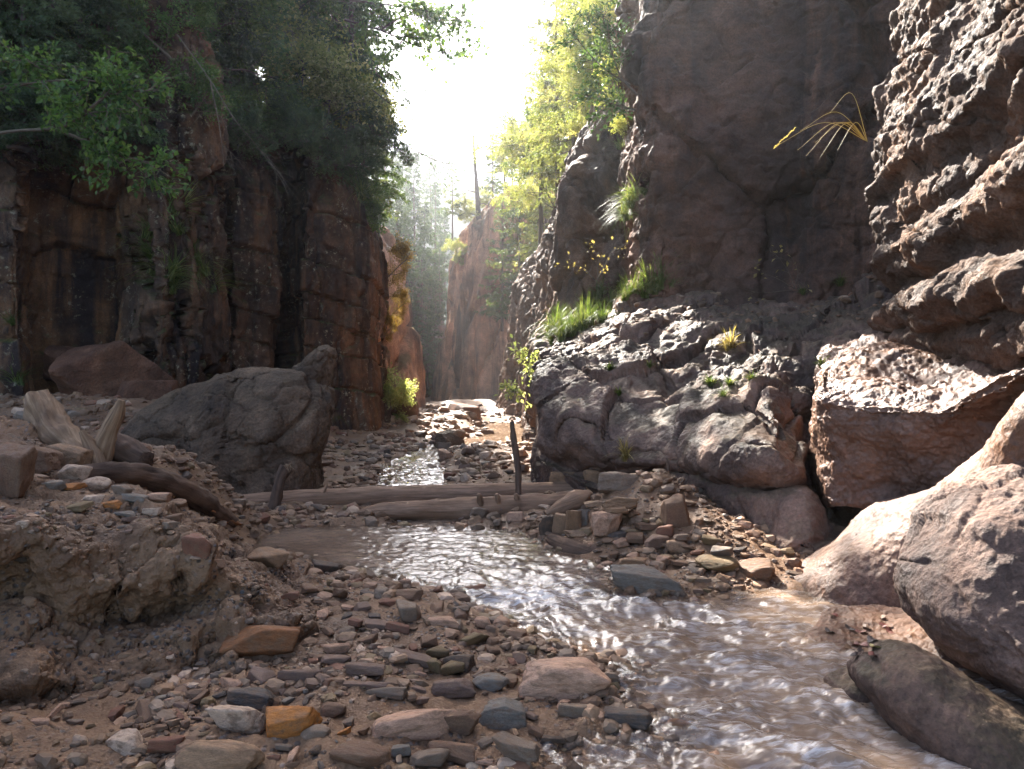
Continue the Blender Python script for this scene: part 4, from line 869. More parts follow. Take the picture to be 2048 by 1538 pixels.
for i, (a, b) in enumerate([(962, 8.2), (998, 8.25), (1036, 8.3)]):
    under(wood('branch_stub', wpath((a, 1012, b), (a - 3, 995, b - .03), (a - 5, 988, b - .05)), [.035, .032, .02], M_LOG, t, 10, 5, 5 + i, .35))
tag(wood('stick', wpath((1024, 843, 8.6), (1029, 890, 8.55), (1036, 940, 8.5), (1037, 1002, 8.4)), [.026, .04, .037, .032], M_LOGD, None, 10, 14, 9, .25), 'thin upright broken stick standing at the right end of the logs', 'stick')
t = tag(empty('wooden_stake', P(550, 1020, 8.4)), 'short splintered stake propped against the long log', 'stake')
under(wood('post', wpath((546, 1022, 8.3), (555, 985, 8.35), (560, 958, 8.4), (574, 936, 8.45)), [.07, .06, .055, .075], M_LOGD, t, 14, 10, 10, .25, .2))
rs = random.Random(5); sp = []
for i in range(9):
    a = 566 + i * 2; sp.append(tube(wpath((a, 938, 8.42), (a + rs.uniform(-2, 6), 930 + rs.uniform(-3, 3), 8.38), (a + rs.uniform(2, 14), 931 + rs.uniform(-5, 16), 8.33)), [.012, .008, .002], 5, 4, i))
V, F_, A = joinm(sp); under(link('splinter_tuft', mesh('splinter_tuft', V, F_, M_DRIFT, True, A), t))
tag(wood('wooden_stake', wpath((1334, 920, 7.5), (1338, 950, 7.45), (1344, 1000, 7.4)), [.012, .02, .022], M_LOGD, None, 8, 8, 11, .2), 'thin brown stake stuck in the stone heap beside the bedrock', 'stake')
tag(wood('driftwood', wpath((1094, 1030, 7.25), (1120, 1016, 7.25), (1150, 1002, 7.3), (1180, 990, 7.4)), [.03, .075, .085, .05], M_LOG, None, 14, 10, 12, .3, .35), 'split grey-brown piece of driftwood jammed into the stone heap', 'driftwood')
tag(wood('driftwood', wpath((1100, 1078, 6.9), (1140, 1100, 6.6), (1190, 1115, 6.4), (1240, 1125, 6.3)), [.05, .10, .10, .06], M_LOGD, None, 14, 12, 13, .3, .3), 'dark waterlogged piece of wood at the foot of the stone heap', 'driftwood')
tag(wood('driftwood', wpath((1300, 955, 7.3), (1325, 962, 7.2), (1345, 985, 7.1), (1352, 1010, 7.0)), [.05, .06, .05, .03], M_DRIFT, None, 12, 10, 14, .35, .3), 'gnarled reddish root on the stone heap beside the thin stake', 'driftwood')
t = tag(empty('driftwood_stump', P(180, 950, 5.45)), 'bleached broken driftwood stump with prongs on the earth bank', 'driftwood')
under(wood('trunk', wpath((74, 796, 6.00), (92, 830, 5.92), (112, 868, 5.79), (150, 905, 5.61), (195, 950, 5.39)), [.085, .11, .115, .11, .10], M_DRIFT, t, 26, 14, 20, .22, .45))
under(wood('prong', wpath((243, 800, 5.39), (236, 822, 5.39), (220, 858, 5.39), (207, 895, 5.39), (192, 950, 5.39)), [.022, .04, .055, .07, .085], M_DRIFT, t, 16, 10, 21, .22, .3))
under(wood('prong', wpath((163, 862, 5.31), (180, 890, 5.31), (196, 930, 5.26), (205, 960, 5.26)), [.018, .04, .055, .06], M_DRIFT, t, 14, 10, 22, .22, .3))
under(wood('prong', wpath((140, 866, 5.66), (150, 890, 5.61), (165, 915, 5.57)), [.015, .03, .04], M_DRIFT, t, 12, 8, 23, .25, .3))
under(wood('knot_root', wpath((190, 900, 5.57), (225, 893, 5.66), (262, 908, 5.66), (292, 922, 5.61)), [.08, .10, .105, .07], M_LOGD, t, 20, 12, 24, .2, .35))
t = tag(empty('fallen_log', P(330, 990, 6.8)), 'dark decayed log sloping down from the stump into the pool', 'log')
under(wood('trunk', wpath((160, 950, 5.05), (240, 946, 5.35), (320, 962, 5.7), (400, 1000, 6.2), (464, 1046, 6.8)), [.06, .075, .08, .08, .055], M_LOGD, t, 20, 16, 25, .2, .3))
under(wood('torn_end', wpath((415, 1018, 6.3), (445, 1036, 6.6), (482, 1049, 6.8)), [.035, .05, .008], M_TORN, t, 10, 8, 26, .3, .3))
# ------------------------------------------------------------------ leaves, trees, grass
def leaf_mat(name, c0, c1, c2, trans=.5, tcol=1.5, rough=.5):
    m = NT(name); t = m.n('Attribute', attribute_name='tone').outputs['Fac']; oi = m.n('ObjectInfo')
    k = m.math('ADD', m.math('MULTIPLY', t, .85), m.math('MULTIPLY', oi.outputs['Random'], .15))
    col = m.ramp(k, [(.08, c0), (.5, c1), (.92, c2)])
    d = m.n('BsdfPrincipled', {'Base Color': col, 'Roughness': rough, 'Specular IOR Level': .35})
    tr = m.n('BsdfTranslucent', {'Color': m.mix(1., col, (tcol, tcol * 1.02, tcol * .6), 'MULTIPLY')})
    x = m.n('MixShader', {0: trans, 1: d.outputs[0], 2: tr.outputs[0]}); m.t.links.new(x.outputs[0], m.out.inputs[0]); return m.m
M_NEEDLE = leaf_mat('dark_conifer_needles', (.02, .04, .016), (.045, .075, .026), (.085, .115, .038), .35)
M_NEEDLEL = leaf_mat('light_conifer_needles', (.03, .055, .02), (.07, .095, .03), (.13, .14, .045), .42)
M_LARCH = leaf_mat('yellow_larch_needles', (.08, .10, .03), (.155, .165, .055), (.25, .215, .085), .5)
M_LEAF = leaf_mat('green_leaves', (.03, .065, .018), (.07, .125, .03), (.15, .19, .045), .5)
M_LEAFD = leaf_mat('silhouette_green_leaves', (.012, .028, .01), (.03, .055, .016), (.06, .085, .022), .3)  # leaf green darkened so the silhouette's shade sits in the colour
M_LEAFY = leaf_mat('yellow_green_leaves', (.10, .13, .032), (.21, .215, .065), (.35, .30, .12), .58)
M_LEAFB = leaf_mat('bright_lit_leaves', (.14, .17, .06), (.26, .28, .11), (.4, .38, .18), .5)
M_FERN = leaf_mat('orange_fern_leaves', (.10, .06, .02), (.20, .12, .03), (.3, .2, .06), .5)
M_GRASS = leaf_mat('grass_blades', (.045, .075, .018), (.10, .135, .032), (.23, .21, .08), .42)
M_DRY = leaf_mat('dry_grass_blades', (.13, .10, .035), (.26, .19, .07), (.4, .3, .13), .45)
M_BARK = wood_mat('tree_bark', (.035, .027, .022), (.075, .058, .046), (.13, .105, .085), .2, .85)
M_TWIG = wood_mat('twig_bark', (.05, .036, .025), (.10, .075, .05), (.16, .12, .08), .1, .8, .3)
def nrm(a): return a / (np.linalg.norm(a, axis=-1, keepdims=True) + 1e-9)
def leaves(pos, ax, ln, wr, rng, up=.5):
    """one folded diamond leaf per position"""
    n = len(pos); ax = nrm(ax); nn = rng.normal(size=(n, 3)); nn[:, 2] += up * 2.5; sd = nrm(np.cross(ax, nn)); l = np.broadcast_to(np.asarray(ln, float), (n,))[:, None]
    nv = np.cross(sd, ax)
    V = np.stack([pos, pos + ax * l * .45 + sd * l * wr + nv * l * .08, pos + ax * l - nv * l * .12, pos + ax * l * .45 - sd * l * wr + nv * l * .08], 1).reshape(-1, 3)
    F_ = np.arange(4 * n).reshape(n, 4); return V, F_
def tubes_low(segs, sides=5):
    Vs, Fs, A, o = [], [], dict(la=[], cu=[], cv=[]), 0; a = np.linspace(0, 2 * math.pi, sides + 1)[:-1]
    for i, (C, r) in enumerate(segs):
        C = np.asarray(C, float); T = nrm(np.gradient(C, axis=0)); up = np.array([.31, .2, .93]) if abs(T[:, 2]).mean() < .8 else np.array([.9, .3, .1])
        U = nrm(np.cross(T, up)); W_ = np.cross(T, U); r = np.broadcast_to(np.asarray(r, float), (len(C),))
        G = C[:, None] + r[:, None, None] * (np.cos(a)[None, :, None] * U[:, None] + np.sin(a)[None, :, None] * W_[:, None])
        Vs.append(G.reshape(-1, 3)); Fs.append(gridfaces(len(C), sides, True)[:, ::-1] + o); o += len(C) * sides
        A['la'].append(np.repeat(np.arange(len(C)) * .3 + i, sides)); A['cu'].append(np.tile(np.cos(a), len(C)) * r.max()); A['cv'].append(np.tile(np.sin(a), len(C)) * r.max())
    return np.concatenate(Vs), np.concatenate(Fs), {k: np.concatenate(v) for k, v in A.items()}
def conifer(seed, H, Rr, mat, whorl=.32, droop=.35, dens=1.0, needle=.15, bare=.12, top=.9, thin=1.0):
    rng = np.random.default_rng(seed); segs = []; z = np.linspace(0, H, 14); wob = np.cumsum(rng.normal(0, .012 * H / 10, (14, 2)), 0)
    C = np.concatenate([wob, z[:, None]], 1); segs.append((C, .011 * H * (1 - z / H * .97) + .004)); pos, ax, tn, ln = [], [], [], []
    h = bare * H
    while h < H * .985:
        f = h / H; k = rng.integers(3, 6); L0 = Rr * (1 - f) ** top + .12
        for _ in range(k):
            if rng.random() > thin: continue
            a = rng.random() * 6.283; L = L0 * rng.uniform(.6, 1.15); rise = .25 * f - droop * (1 - f) * rng.uniform(.5, 1.3); t = np.linspace(0, 1, 6)
            base = np.array([np.interp(h, z, C[:, 0]), np.interp(h, z, C[:, 1]), h]); d = np.array([math.cos(a), math.sin(a), 0])
            B = base + t[:, None] * d * L; B[:, 2] += L * (rise * t + .18 * t ** 3 - .0 * t); segs.append((B, np.linspace(.006 + .008 * L, .003, 6)))
            m = max(4, int(L * 9 * dens)); side = np.array([-d[1], d[0], 0]); tone = np.clip(rng.normal(.45, .22), 0, 1)
            for q in rng.uniform(.15, 1.0, m):
                b = base + q * d * L; b[2] += L * (rise * q + .18 * q ** 3); tl = (.22 + .28 * (1 - q)) * min(L, 1.6) * rng.uniform(.6, 1.2)
                s = 1 if rng.random() < .5 else -1; dr = nrm(d * rng.uniform(.4, .9) + side * s * rng.uniform(.5, 1) + np.array([0, 0, -rng.uniform(.1, .65)]))
                nn = max(4, int(tl / needle * 5.5)); u = rng.random(nn); pp = b + dr * (u * tl)[:, None] + rng.normal(0, .025, (nn, 3)); aa = dr + rng.normal(0, .55, (nn, 3)); aa[:, 2] -= .15
                pos.append(pp); ax.append(aa); tn.append(np.clip(tone + rng.normal(0, .14, nn) + .12 * q, 0, 1)); ln.append(needle * rng.uniform(.6, 1.2, nn))
        h += whorl * rng.uniform(.7, 1.3) * (1.15 - .6 * f)
    V, F_ = leaves(np.concatenate(pos), np.concatenate(ax), np.concatenate(ln), .16, rng, .6); tt = np.repeat(np.concatenate(tn), 4)
    return tubes_low(segs), (V, F_, {'tone': tt}), mat
def broad(seed, H, mat, nl=9000, leaf=.08, levels=3, lean=(0, 0), spread=.75, trunk=.35, wr=.3, bark=None, clump=.16, up=.6):
    rng = np.random.default_rng(seed); segs, twigs = [], []
    def grow(p, d, L, r, lv):
        n = 6; pts = [np.array(p)]; dd = np.array(d, float)
        for i in range(n - 1):
            dd = nrm(dd + rng.normal(0, .16, 3) + np.array([lean[0], lean[1], .10 if lv < levels else -.03]) * .5); pts.append(pts[-1] + dd * L / (n - 1))
        pts = np.array(pts); segs.append((pts, np.linspace(r, r * .45, n)))
        if lv >= levels: twigs.append((pts, rng.normal(.45, .2))); return
        kids = rng.integers(4, 7) if lv else rng.integers(7, 11)
        for j in range(kids):
            t = rng.uniform(trunk if lv == 0 else .25, 1.0); k = min(int(t * (n - 1)), n - 2); b = pts[k] + (pts[k + 1] - pts[k]) * (t * (n - 1) - k)
            tang = nrm(pts[k + 1] - pts[k]); rd = rng.normal(size=3); rd = nrm(rd - tang * (rd @ tang)); q = nrm(tang * rng.uniform(.35, .8) + rd * spread); q[2] = q[2] * .8 + .05
            grow(b, q, L * rng.uniform(.42, .7) * (1 - .3 * t * (lv == 0)), r * .42 * (1 - .3 * t), lv + 1)
        if lv: twigs.append((pts[-3:], .5))
    grow((0, 0, 0), (lean[0], lean[1], 1), H * .72, .011 * H + .006, 0)
    ix = rng.integers(0, len(twigs), nl); t = rng.random(nl) ** .7; pos = np.zeros((nl, 3)); ax = np.zeros((nl, 3)); tn = np.zeros(nl)
    for i, (pts, tone) in enumerate(twigs):
        q = np.nonzero(ix == i)[0]
        if not len(q): continue
        m = len(pts) - 1; k = np.minimum((t[q] * m).astype(int), m - 1); f = t[q] * m - k; pos[q] = pts[k] + (pts[k + 1] - pts[k]) * f[:, None]; ax[q] = pts[k + 1] - pts[k]; tn[q] = tone
    pos += rng.normal(0, clump * leaf / .08 * .5, (nl, 3)); ax = nrm(ax) + rng.normal(0, .8, (nl, 3)); ax[:, 2] -= .25
    V, F_ = leaves(pos, ax, leaf * rng.uniform(.6, 1.25, nl), wr, rng, up)
    return tubes_low(segs), (V, F_, {'tone': np.repeat(np.clip(tn + rng.normal(0, .16, nl), 0, 1), 4)}), mat
PRO = {}
def proto(key, kind, made, bark=None):
    (tv, tf, ta), (cv, cf, ca), mat = made; PRO[key] = (kind, mesh(kind[0] + '_trunk', tv, tf, bark or M_BARK, True, ta), mesh(kind[0] + '_crown', cv, cf, mat, False, ca))
def plant(key, loc, s=1.0, rz=None, label='', group=None, lean=(0, 0), sz=None, cat=None, name=None):
    (nm, ct), tm, cm = PRO[key]; r = empty(name or nm, loc); r.rotation_euler = (lean[0], lean[1], R.uniform(0, 6.28) if rz is None else rz); r.scale = (s, s, sz or s)
    link('trunk' if 'tree' in nm or nm in ('spruce', 'pine', 'larch', 'birch') else 'stem', tm, r); link('crown' if ct == 'tree' else 'foliage', cm, r)
    return tag(r, label, cat or ct, group)
proto('spruceN', ('spruce', 'tree'), conifer(7, 12, 1.55, M_NEEDLE, .34, .45, 1.0, .17, .05))
proto('spruceA', ('spruce', 'tree'), conifer(1, 11, 2.5, M_NEEDLE, .34, .4, 1.0, .17, .05))
proto('spruceB', ('spruce', 'tree'), conifer(2, 9, 2.1, M_NEEDLE, .33, .5, 1.0, .16, .03))
proto('spruceC', ('spruce', 'tree'), conifer(3, 12, 2.2, M_NEEDLEL, .36, .35, .9, .18, .12, thin=.9))
proto('spruceF', ('spruce', 'tree'), conifer(4, 12, 2.6, M_NEEDLE, .5, .4, .55, .34, .05))
proto('pine', ('pine', 'tree'), conifer(5, 9, 1.7, M_NEEDLEL, .5, .05, .8, .2, .35, .55, .75))
proto('larch', ('larch', 'tree'), conifer(6, 11, 1.9, M_LARCH, .42, .25, .85, .17, .15, .7, .85))
proto('broadA', ('broadleaf_tree', 'tree'), broad(11, 7, M_LEAF, 12000, .14))
proto('broadB', ('broadleaf_tree', 'tree'), broad(12, 5.5, M_LEAFY, 20000, .09))
proto('broadC', ('broadleaf_tree', 'tree'), broad(19, 4.2, M_LEAFY, 4200, .15, clump=.22))
proto('birch', ('birch', 'tree'), broad(13, 8, M_LEAFY, 30000, .095, spread=.6, trunk=.2))
proto('shrubG', ('shrub', 'shrub'), broad(14, 1.6, M_LEAF, 3600, .055, 2, spread=.95, trunk=.05), M_TWIG)
proto('shrubY', ('shrub', 'shrub'), broad(15, 1.6, M_LEAFY, 3600, .055, 2, spread=.95, trunk=.05), M_TWIG)
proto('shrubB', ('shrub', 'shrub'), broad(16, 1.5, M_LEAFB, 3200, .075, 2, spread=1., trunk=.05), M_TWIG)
proto('shrubF', ('shrub', 'shrub'), broad(17, 1.6, M_FERN, 3800, .05, 2, spread=1., trunk=.05), M_TWIG)
def where_on(px_, py_, back=.0):
    h = hit(px_, py_); return None if h is None else h
def top_z(x, y, z0=40):
    h = hit(0, 0, Vector((x, y, z0)), Vector((0, 0, -1))); return h[0].z if h else 0.0
def stand(key, px_, d, s, label, group, sink=.15, zf=None, **k):
    x = (px_ - 1024) / FPX * d; z = top_z(x, d) if zf is None else zf
    return plant(key, (x, d, z - sink), s, label=label, group=group, **k)
gl = 'trees crowning the left rock wall'
ORD = ['first', 'second', 'third', 'fourth', 'fifth', 'sixth', 'seventh', 'eighth', 'ninth', 'tenth', 'eleventh', 'twelfth']
LT = [('spruceB', -230, 14.6, 1.0), ('spruceA', -70, 15.2, 1.0), ('spruceB', 40, 16.2, .9), ('spruceA', 150, 17.2, 1.0), ('broadA', 250, 16.0, .8), ('spruceB', 330, 17.0, 1.0), ('broadA', 400, 17.6, .85), ('spruceA', 455, 19.6, 1.0),
      ('broadB', 520, 20.3, .8), ('spruceB', 575, 21.2, 1.0), ('broadA', 630, 21.6, .9), ('spruceC', 668, 22.4, 1.0), ('spruceN', 702, 21.3, .93), ('spruceB', 690, 23.4, 1.0), ('spruceA', 680, 25.5, 1.0), ('broadB', 600, 24.5, .9), ('spruceC', 690, 27.5, 1.1), ('spruceA', 500, 25, 1.1), ('spruceB', 350, 21, 1.2), ('spruceA', 200, 21, 1.2), ('spruceA', 40, 20, 1.2), ('broadB', 470, 21.6, 1.2), ('broadA', 470, 25.5, 2.0), ('broadA', 470, 22, 1.5), ('broadC', 640, 20.1, .8), ('broadC', 596, 19.8, .75), ('broadC', 668, 20.6, .8), ('broadC', 380, 16.2, .8)]  # the broadleaf trees sharing one bearing are added to shade the near shore
for i, (k, a, d, s) in enumerate(LT):
    kind = {'spruceN': 'slim spruce', 'spruceA': 'dark spruce', 'spruceB': 'drooping dark spruce', 'spruceC': 'light green thin spruce', 'broadA': 'green broadleaf tree', 'broadB': 'yellow-green broadleaf tree', 'broadC': 'small leafy yellow-green tree'}[k]
    stand(k, a, d, s, f"{kind}, {ORD[i % 12]} from the left in the {'front' if i < 12 else 'back'} row above the left wall" if i != 12 else 'hazy bluish spruce with dark bent trunk at the corner of the left wall', gl)
gb = 'shrubs hanging over the left rock wall'
r_ = random.Random(3)
SH = [(-40, 300), (30, 250), (90, 290), (160, 235), (230, 250), (300, 190), (470, 250), (505, 200), (540, 265), (590, 230), (615, 280), (650, 300), (690, 330), (715, 380), (725, 430), (700, 260), (660, 220), (560, 160), (480, 130), (430, 60), (520, 90), (270, 90), (180, 150), (60, 160), (735, 300), (738, 360), (745, 470), (620, 180), (390, 20), (350, 40)]
for i, (a, b) in enumerate(SH):
    h = hit(a, b)
    if h is None: continue
    k = r_.choice(['shrubG', 'shrubG', 'shrubY', 'shrubG']); nx = h[1]
    plant(k, h[0] - nx * .12, r_.uniform(.75, 1.35), None, f"{'green' if k == 'shrubG' else 'yellow-green'} shrub clinging to the left wall, {i + 1 if i > 11 else ORD[i]} of the overhanging row", gb, lean=(r_.uniform(.2, .9), r_.uniform(.1, .7)))
for i, (a, b, s) in enumerate([(310, 60, 1.2), (345, 120, 1.3), (390, 90, 1.2), (420, 160, 1.2), (330, 200, 1.1), (385, 230, 1.0), (290, 20, 1.3), (425, 20, 1.2), (365, 10, 1.2)]):
    h = hit(a, b)
    if h: plant('shrubG' if i % 3 else 'shrubY', h[0] - (h[0] - EYE).normalized() * .2, s, None, f"leafy shrub rooted in the tall lichened buttress of the left wall, {ORD[i]} of its cluster", 'shrubs on the tall left buttress', lean=(r_.uniform(.3, .8), r_.uniform(0, .5)))
# weeping spruce boughs over the corner of the left wall
proto('bough', ('spruce_bough', 'branch'), conifer(31, 3.2, 1.0, M_NEEDLE, .16, .5, 1.1, .13, .02, .6))
for i, (a, b, d) in enumerate([(742, 330, 20.6), (752, 400, 20.9), (748, 250, 20.5), (705, 300, 20.0), (640, 260, 19.4), (580, 230, 19), (520, 280, 18.4), (470, 240, 17.8)]):
    plant('bough', P(a - 12, b, d), .62, R.uniform(0, 6), f"drooping dark spruce bough hanging over the wall edge, {ORD[i]} from the corner", 'boughs hanging over the wall edge', lean=(math.radians(105 + 12 * (i % 3)), 0), name='spruce_bough')
for i, (a, b, d, s) in enumerate([(-90, 300, 12.6, .55), (-20, 285, 12.7, .5), (45, 300, 12.9, .6), (105, 290, 13.2, .5), (160, 300, 13.5, .55), (215, 260, 13.6, .5), (-160, 260, 12.5, .6)]):
    plant('spruceB' if i % 2 else 'spruceA', P(a, b, d), s, None, f"small dark spruce rooted on the ledge above the orange recess, {ORD[i]} from the branch", 'small spruces above the recess')
# right side: trees above the buttress
gr = 'trees on the right canyon rim'
RT = [('larch', 1150, 21, .75), ('birch', 1165, 19.4, .42), ('birch', 1228, 17.4, .5), ('broadB', 1230, 17.0, .6), ('broadB', 1266, 16.6, .6), ('larch', 1118, 25, .75), ('birch', 1150, 26, .6), ('pine', 1082, 31, .95), ('larch', 1085, 36, .7), ('spruceC', 1040, 39, .8), ('birch', 1130, 31, .5), ('spruceC', 1005, 42, .62), ('larch', 1095, 38, 1.0), ('birch', 1160, 31, .75), ('larch', 1190, 25, 1.0), ('birch', 1245, 22, .75), ('pine', 1150, 27, 1.1), ('larch', 1215, 20, .8)]
for i, (k, a, d, s) in enumerate(RT):
    kind = {'birch': 'golden birch', 'broadB': 'yellow-green tree', 'larch': 'yellowing larch', 'pine': 'thin pine', 'spruceC': 'pale hazy spruce'}[k]
    zr = max(top_z((a - 1024) / FPX * d, d), 5.0) - .3; s *= 1.18
    stand(k, a, d, s, f"{kind} on the right rim, {ORD[i % 12]} {'in front' if i < 12 else 'farther back'}", gr, zf=zr)
for i, (a, b, k, s) in enumerate([(1135, 215, 'shrubY', .9), (1165, 200, 'shrubG', .8), (1200, 190, 'shrubY', 1.0), (1240, 170, 'shrubG', 1.1), (1262, 200, 'shrubY', .8), (1120, 300, 'shrubY', .8), (1110, 380, 'shrubY', .7), (1250, 300, 'shrubY', .5), (1100, 430, 'shrubY', .6)]):
    h = hit(a, b)
    if h: plant(k, h[0] - h[1] * .05, s, None, f"sunlit {'yellow-green' if k == 'shrubY' else 'green'} shrub on the craggy buttress, {ORD[i]} along its rim", 'shrubs on the buttress')
# tower and depth of the canyon
gt = 'trees on the rock tower'
for i, (a, b, d, k, s) in enumerate([(905, 480, 45.5, 'pine', .62), (985, 410, 47, 'spruceC', .45), (1060, 440, 46, 'birch', .55), (1090, 520, 45, 'birch', .5), (940, 470, 46, 'broadB', .45), (1030, 400, 49, 'birch', .6), (1010, 400, 50, 'spruceC', .7), (1075, 400, 50, 'birch', .8), (960, 430, 47, 'broadB', .4), (900, 540, 45.2, 'broadB', .42), (1100, 450, 47, 'larch', .6), (1045, 500, 44.3, 'broadB', .35)]):
    x, _, z = P(a, b, d); plant(k, (x, d, max(z, top_z(x, d) - .2) if d > 45.9 else z - .3), s, None, f"{dict(pine='small lit pine', spruceC='pale spruce', birch='golden birch', broadB='pale yellow bush-like tree', larch='yellow larch')[k]}, {ORD[i]} of those on the rock tower", gt)
t = tag(empty('dead_tree', P(958, 470, 45)), 'tall bare dead trunk standing on the rock tower against the sky', 'tree')
sg = [(np.array([P(960, 480, 45), P(955, 400, 45), P(950, 330, 45), P(945, 248, 45)]), np.array([.2, .15, .1, .04]))]
for q, (b, l) in enumerate([(300, 20), (330, -26), (360, 18), (385, -22), (410, 30), (430, -34), (450, 26)]):
    sg.append((np.array([P(949 + (b - 300) * .06, b, 45), P(949 + l * .6, b - 4, 45.2), P(949 + l, b + 4, 45.3)]), np.array([.05, .03, .012])))
V, F_, A = tubes_low(sg, 6); under(link('trunk', mesh('dead_trunk', V, F_, M_BARK, True, A), t))
gd = 'spruces in the shaded depth of the canyon'
DT = [(830, 590, 62, 1.02), (870, 560, 70, .8), (795, 560, 52, .7), (815, 640, 54, .65), (845, 680, 56, .6), (800, 700, 50, .55), (870, 720, 58, .55), (825, 760, 52, .5), (855, 790, 54, .45), (880, 640, 64, .6), (780, 620, 48, .6), (810, 520, 66, .9), (850, 620, 64, .8), (890, 600, 75, .8), (770, 470, 58, .9), (862, 480, 85, 1.0)]
for i, (a, b, d, s) in enumerate(DT):
    plant('spruceF', P(a, b, d), s, None, 'tall hazy spruce rising into the light shafts' if i == 0 else f"dark hazy spruce, {i + 1 if i > 11 else ORD[i]} down the shaded far slope", gd)
h_ = sheet('hill', [[(300, 420, 190), (700, 330, 190), (860, 300, 200), (960, 380, 210), (1100, 430, 220), (1500, 400, 220)], [(300, 620, 150), (700, 560, 150), (860, 560, 150), (960, 600, 150), (1100, 640, 150), (1500, 640, 150)], [(300, 800, 110), (700, 790, 110), (860, 790, 110), (960, 790, 110), (1100, 790, 110), (1500, 790, 110)]], 120, 80, lambda p, N: 3 * fbm(p * .08, 5, 701, .6), M_FAR, hit=False, flip=True)
h_.data.materials.clear(); m = NT('forest_slope'); v = m.n('TexCoord').outputs['Object']; bs = m.n('BsdfPrincipled', {'Base Color': m.ramp(m.noise(v, .3, 6, .7), [(.35, (.015, .028, .012)), (.65, (.05, .065, .025))]), 'Roughness': 1.}); m.t.links.new(bs.outputs[0], m.out.inputs[0]); h_.data.materials.append(m.m); tag(h_, kind='structure')
# shrubs low in the canyon
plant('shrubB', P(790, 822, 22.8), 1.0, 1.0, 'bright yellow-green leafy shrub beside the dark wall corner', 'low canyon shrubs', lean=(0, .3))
plant('shrubY', P(778, 835, 22.4), .8, 2.0, 'darker yellow shrub below the bright leafy shrub', 'low canyon shrubs')
for i, (a, b, s) in enumerate([(762, 600, 1.0), (770, 560, 1.1), (775, 640, .9), (758, 680, .7)]):
    plant('shrubF', P(a, b, 23.2), s, None, f"rusty orange fern-like bush on the narrow mossy wall, {ORD[i]} from above", 'rusty bushes', lean=(.3, .6))
# ---- leafy branches that reach into the picture
def branch(name, paths, mat, nl, leaf, label, seed, sub=5, slen=.5, rad=.02, droop=-.15, wr=.3, group=None, leafless=False, bark=None):
    rng = np.random.default_rng(seed); segs, tw = [], []
    for pts in paths:
        pts = np.asarray(pts, float); C = cr(np.concatenate([2 * pts[:1] - pts[1:2], pts, 2 * pts[-1:] - pts[-2:-1]]), (len(pts) + 1) * 6 + 1)[6:-6]; segs.append((C, np.linspace(rad, rad * .2, len(C))))
        for k in range(sub):
            i = rng.integers(len(C) // 4, len(C) - 1); t = nrm(C[i + 1] - C[i]); d = nrm(t * .7 + rng.normal(0, .6, 3)); L = slen * rng.uniform(.4, 1.1)
            q = np.array([C[i] + d * L * u + np.array([0, 0, droop * L * u * u]) for u in np.linspace(0, 1, 5)]); segs.append((q, np.linspace(rad * .4, rad * .1, 5))); tw.append(q)
            for _ in range(2):
                j = rng.integers(1, 4); d2 = nrm(d + rng.normal(0, .7, 3)); q2 = np.array([q[j] + d2 * L * .5 * u + np.array([0, 0, droop * L * .5 * u * u]) for u in np.linspace(0, 1, 4)]); segs.append((q2, np.linspace(rad * .25, rad * .08, 4))); tw.append(q2)
        tw.append(C[len(C) // 2:])
    o0 = np.asarray(paths[0][0]); r = empty(name, o0); V, F_, A = tubes_low(segs, 5); under(link('stem', mesh('branch_stem', V, F_, bark or M_TWIG, True, A), r))
    if not leafless:
        pos, ax, tn = [], [], []
        for _ in range(nl):
            q = tw[rng.integers(len(tw))]; i = rng.integers(0, len(q) - 1); pos.append(q[i] + (q[i + 1] - q[i]) * rng.random()); ax.append(nrm(q[i + 1] - q[i]) + rng.normal(0, .75, 3))
        pos = np.array(pos) + rng.normal(0, leaf * .5, (nl, 3)); V, F_ = leaves(pos, np.array(ax), leaf * rng.uniform(.6, 1.2, nl), wr, rng, .8)
        under(link('foliage', mesh('branch_foliage', V, F_, mat, False, {'tone': np.repeat(np.clip(rng.normal(.5, .22, nl), 0, 1), 4)}), r))
    return tag(r, label, 'branch', group)
branch('leafy_branch', [wpath((-120, 285, 8.6), (30, 262, 8.5), (115, 258, 8.4), (160, 235, 8.3), (200, 222, 8.2), (300, 215, 8.1)), wpath((110, 258, 8.4), (180, 285, 8.3), (250, 312, 8.2), (320, 330, 8.1)), wpath((-120, 200, 8.6), (40, 170, 8.5), (160, 160, 8.4), (270, 175, 8.2)), wpath((-120, 130, 8.7), (20, 120, 8.6), (90, 140, 8.5)), wpath((160, 235, 8.3), (220, 190, 8.2), (310, 180, 8.1))], M_LEAF, 2600, .085, 'green leafy branch reaching in from the left edge across the wall', 61, 14, .55, .022)
branch('leafy_branch', [wpath((690, 40, 19.5), (760, 60, 19), (830, 90, 18.6), (915, 115, 18.4)), wpath((700, 0, 19.5), (780, 10, 19), (860, 20, 18.6)), wpath((760, 60, 19), (820, 30, 18.8), (905, 50, 18.6))], M_LEAF, 2200, .15, 'dark leafy branch silhouetted against the bright sky', 62, 14, 1.1, .035, bark=M_BARK)
branch('larch_branch', [wpath((745, 120, 20), (800, 160, 19.6), (870, 185, 19.2), (1000, 178, 18.8)), wpath((745, 140, 20), (800, 190, 19.7), (845, 215, 19.5)), wpath((745, 180, 20), (790, 215, 19.7), (825, 230, 19.5)), wpath((750, 245, 20.2), (805, 285, 20), (870, 320, 19.8), (920, 330, 19.6)), wpath((905, -60, 17), (930, 30, 17), (940, 90, 17)), wpath((890, -60, 17), (905, 20, 17), (935, 45, 17), (990, 30, 17))], M_NEEDLE, 1000, .13, 'thin drooping conifer twigs hanging across the bright sky', 63, 7, .8, .02, -.5, .12, bark=M_BARK)
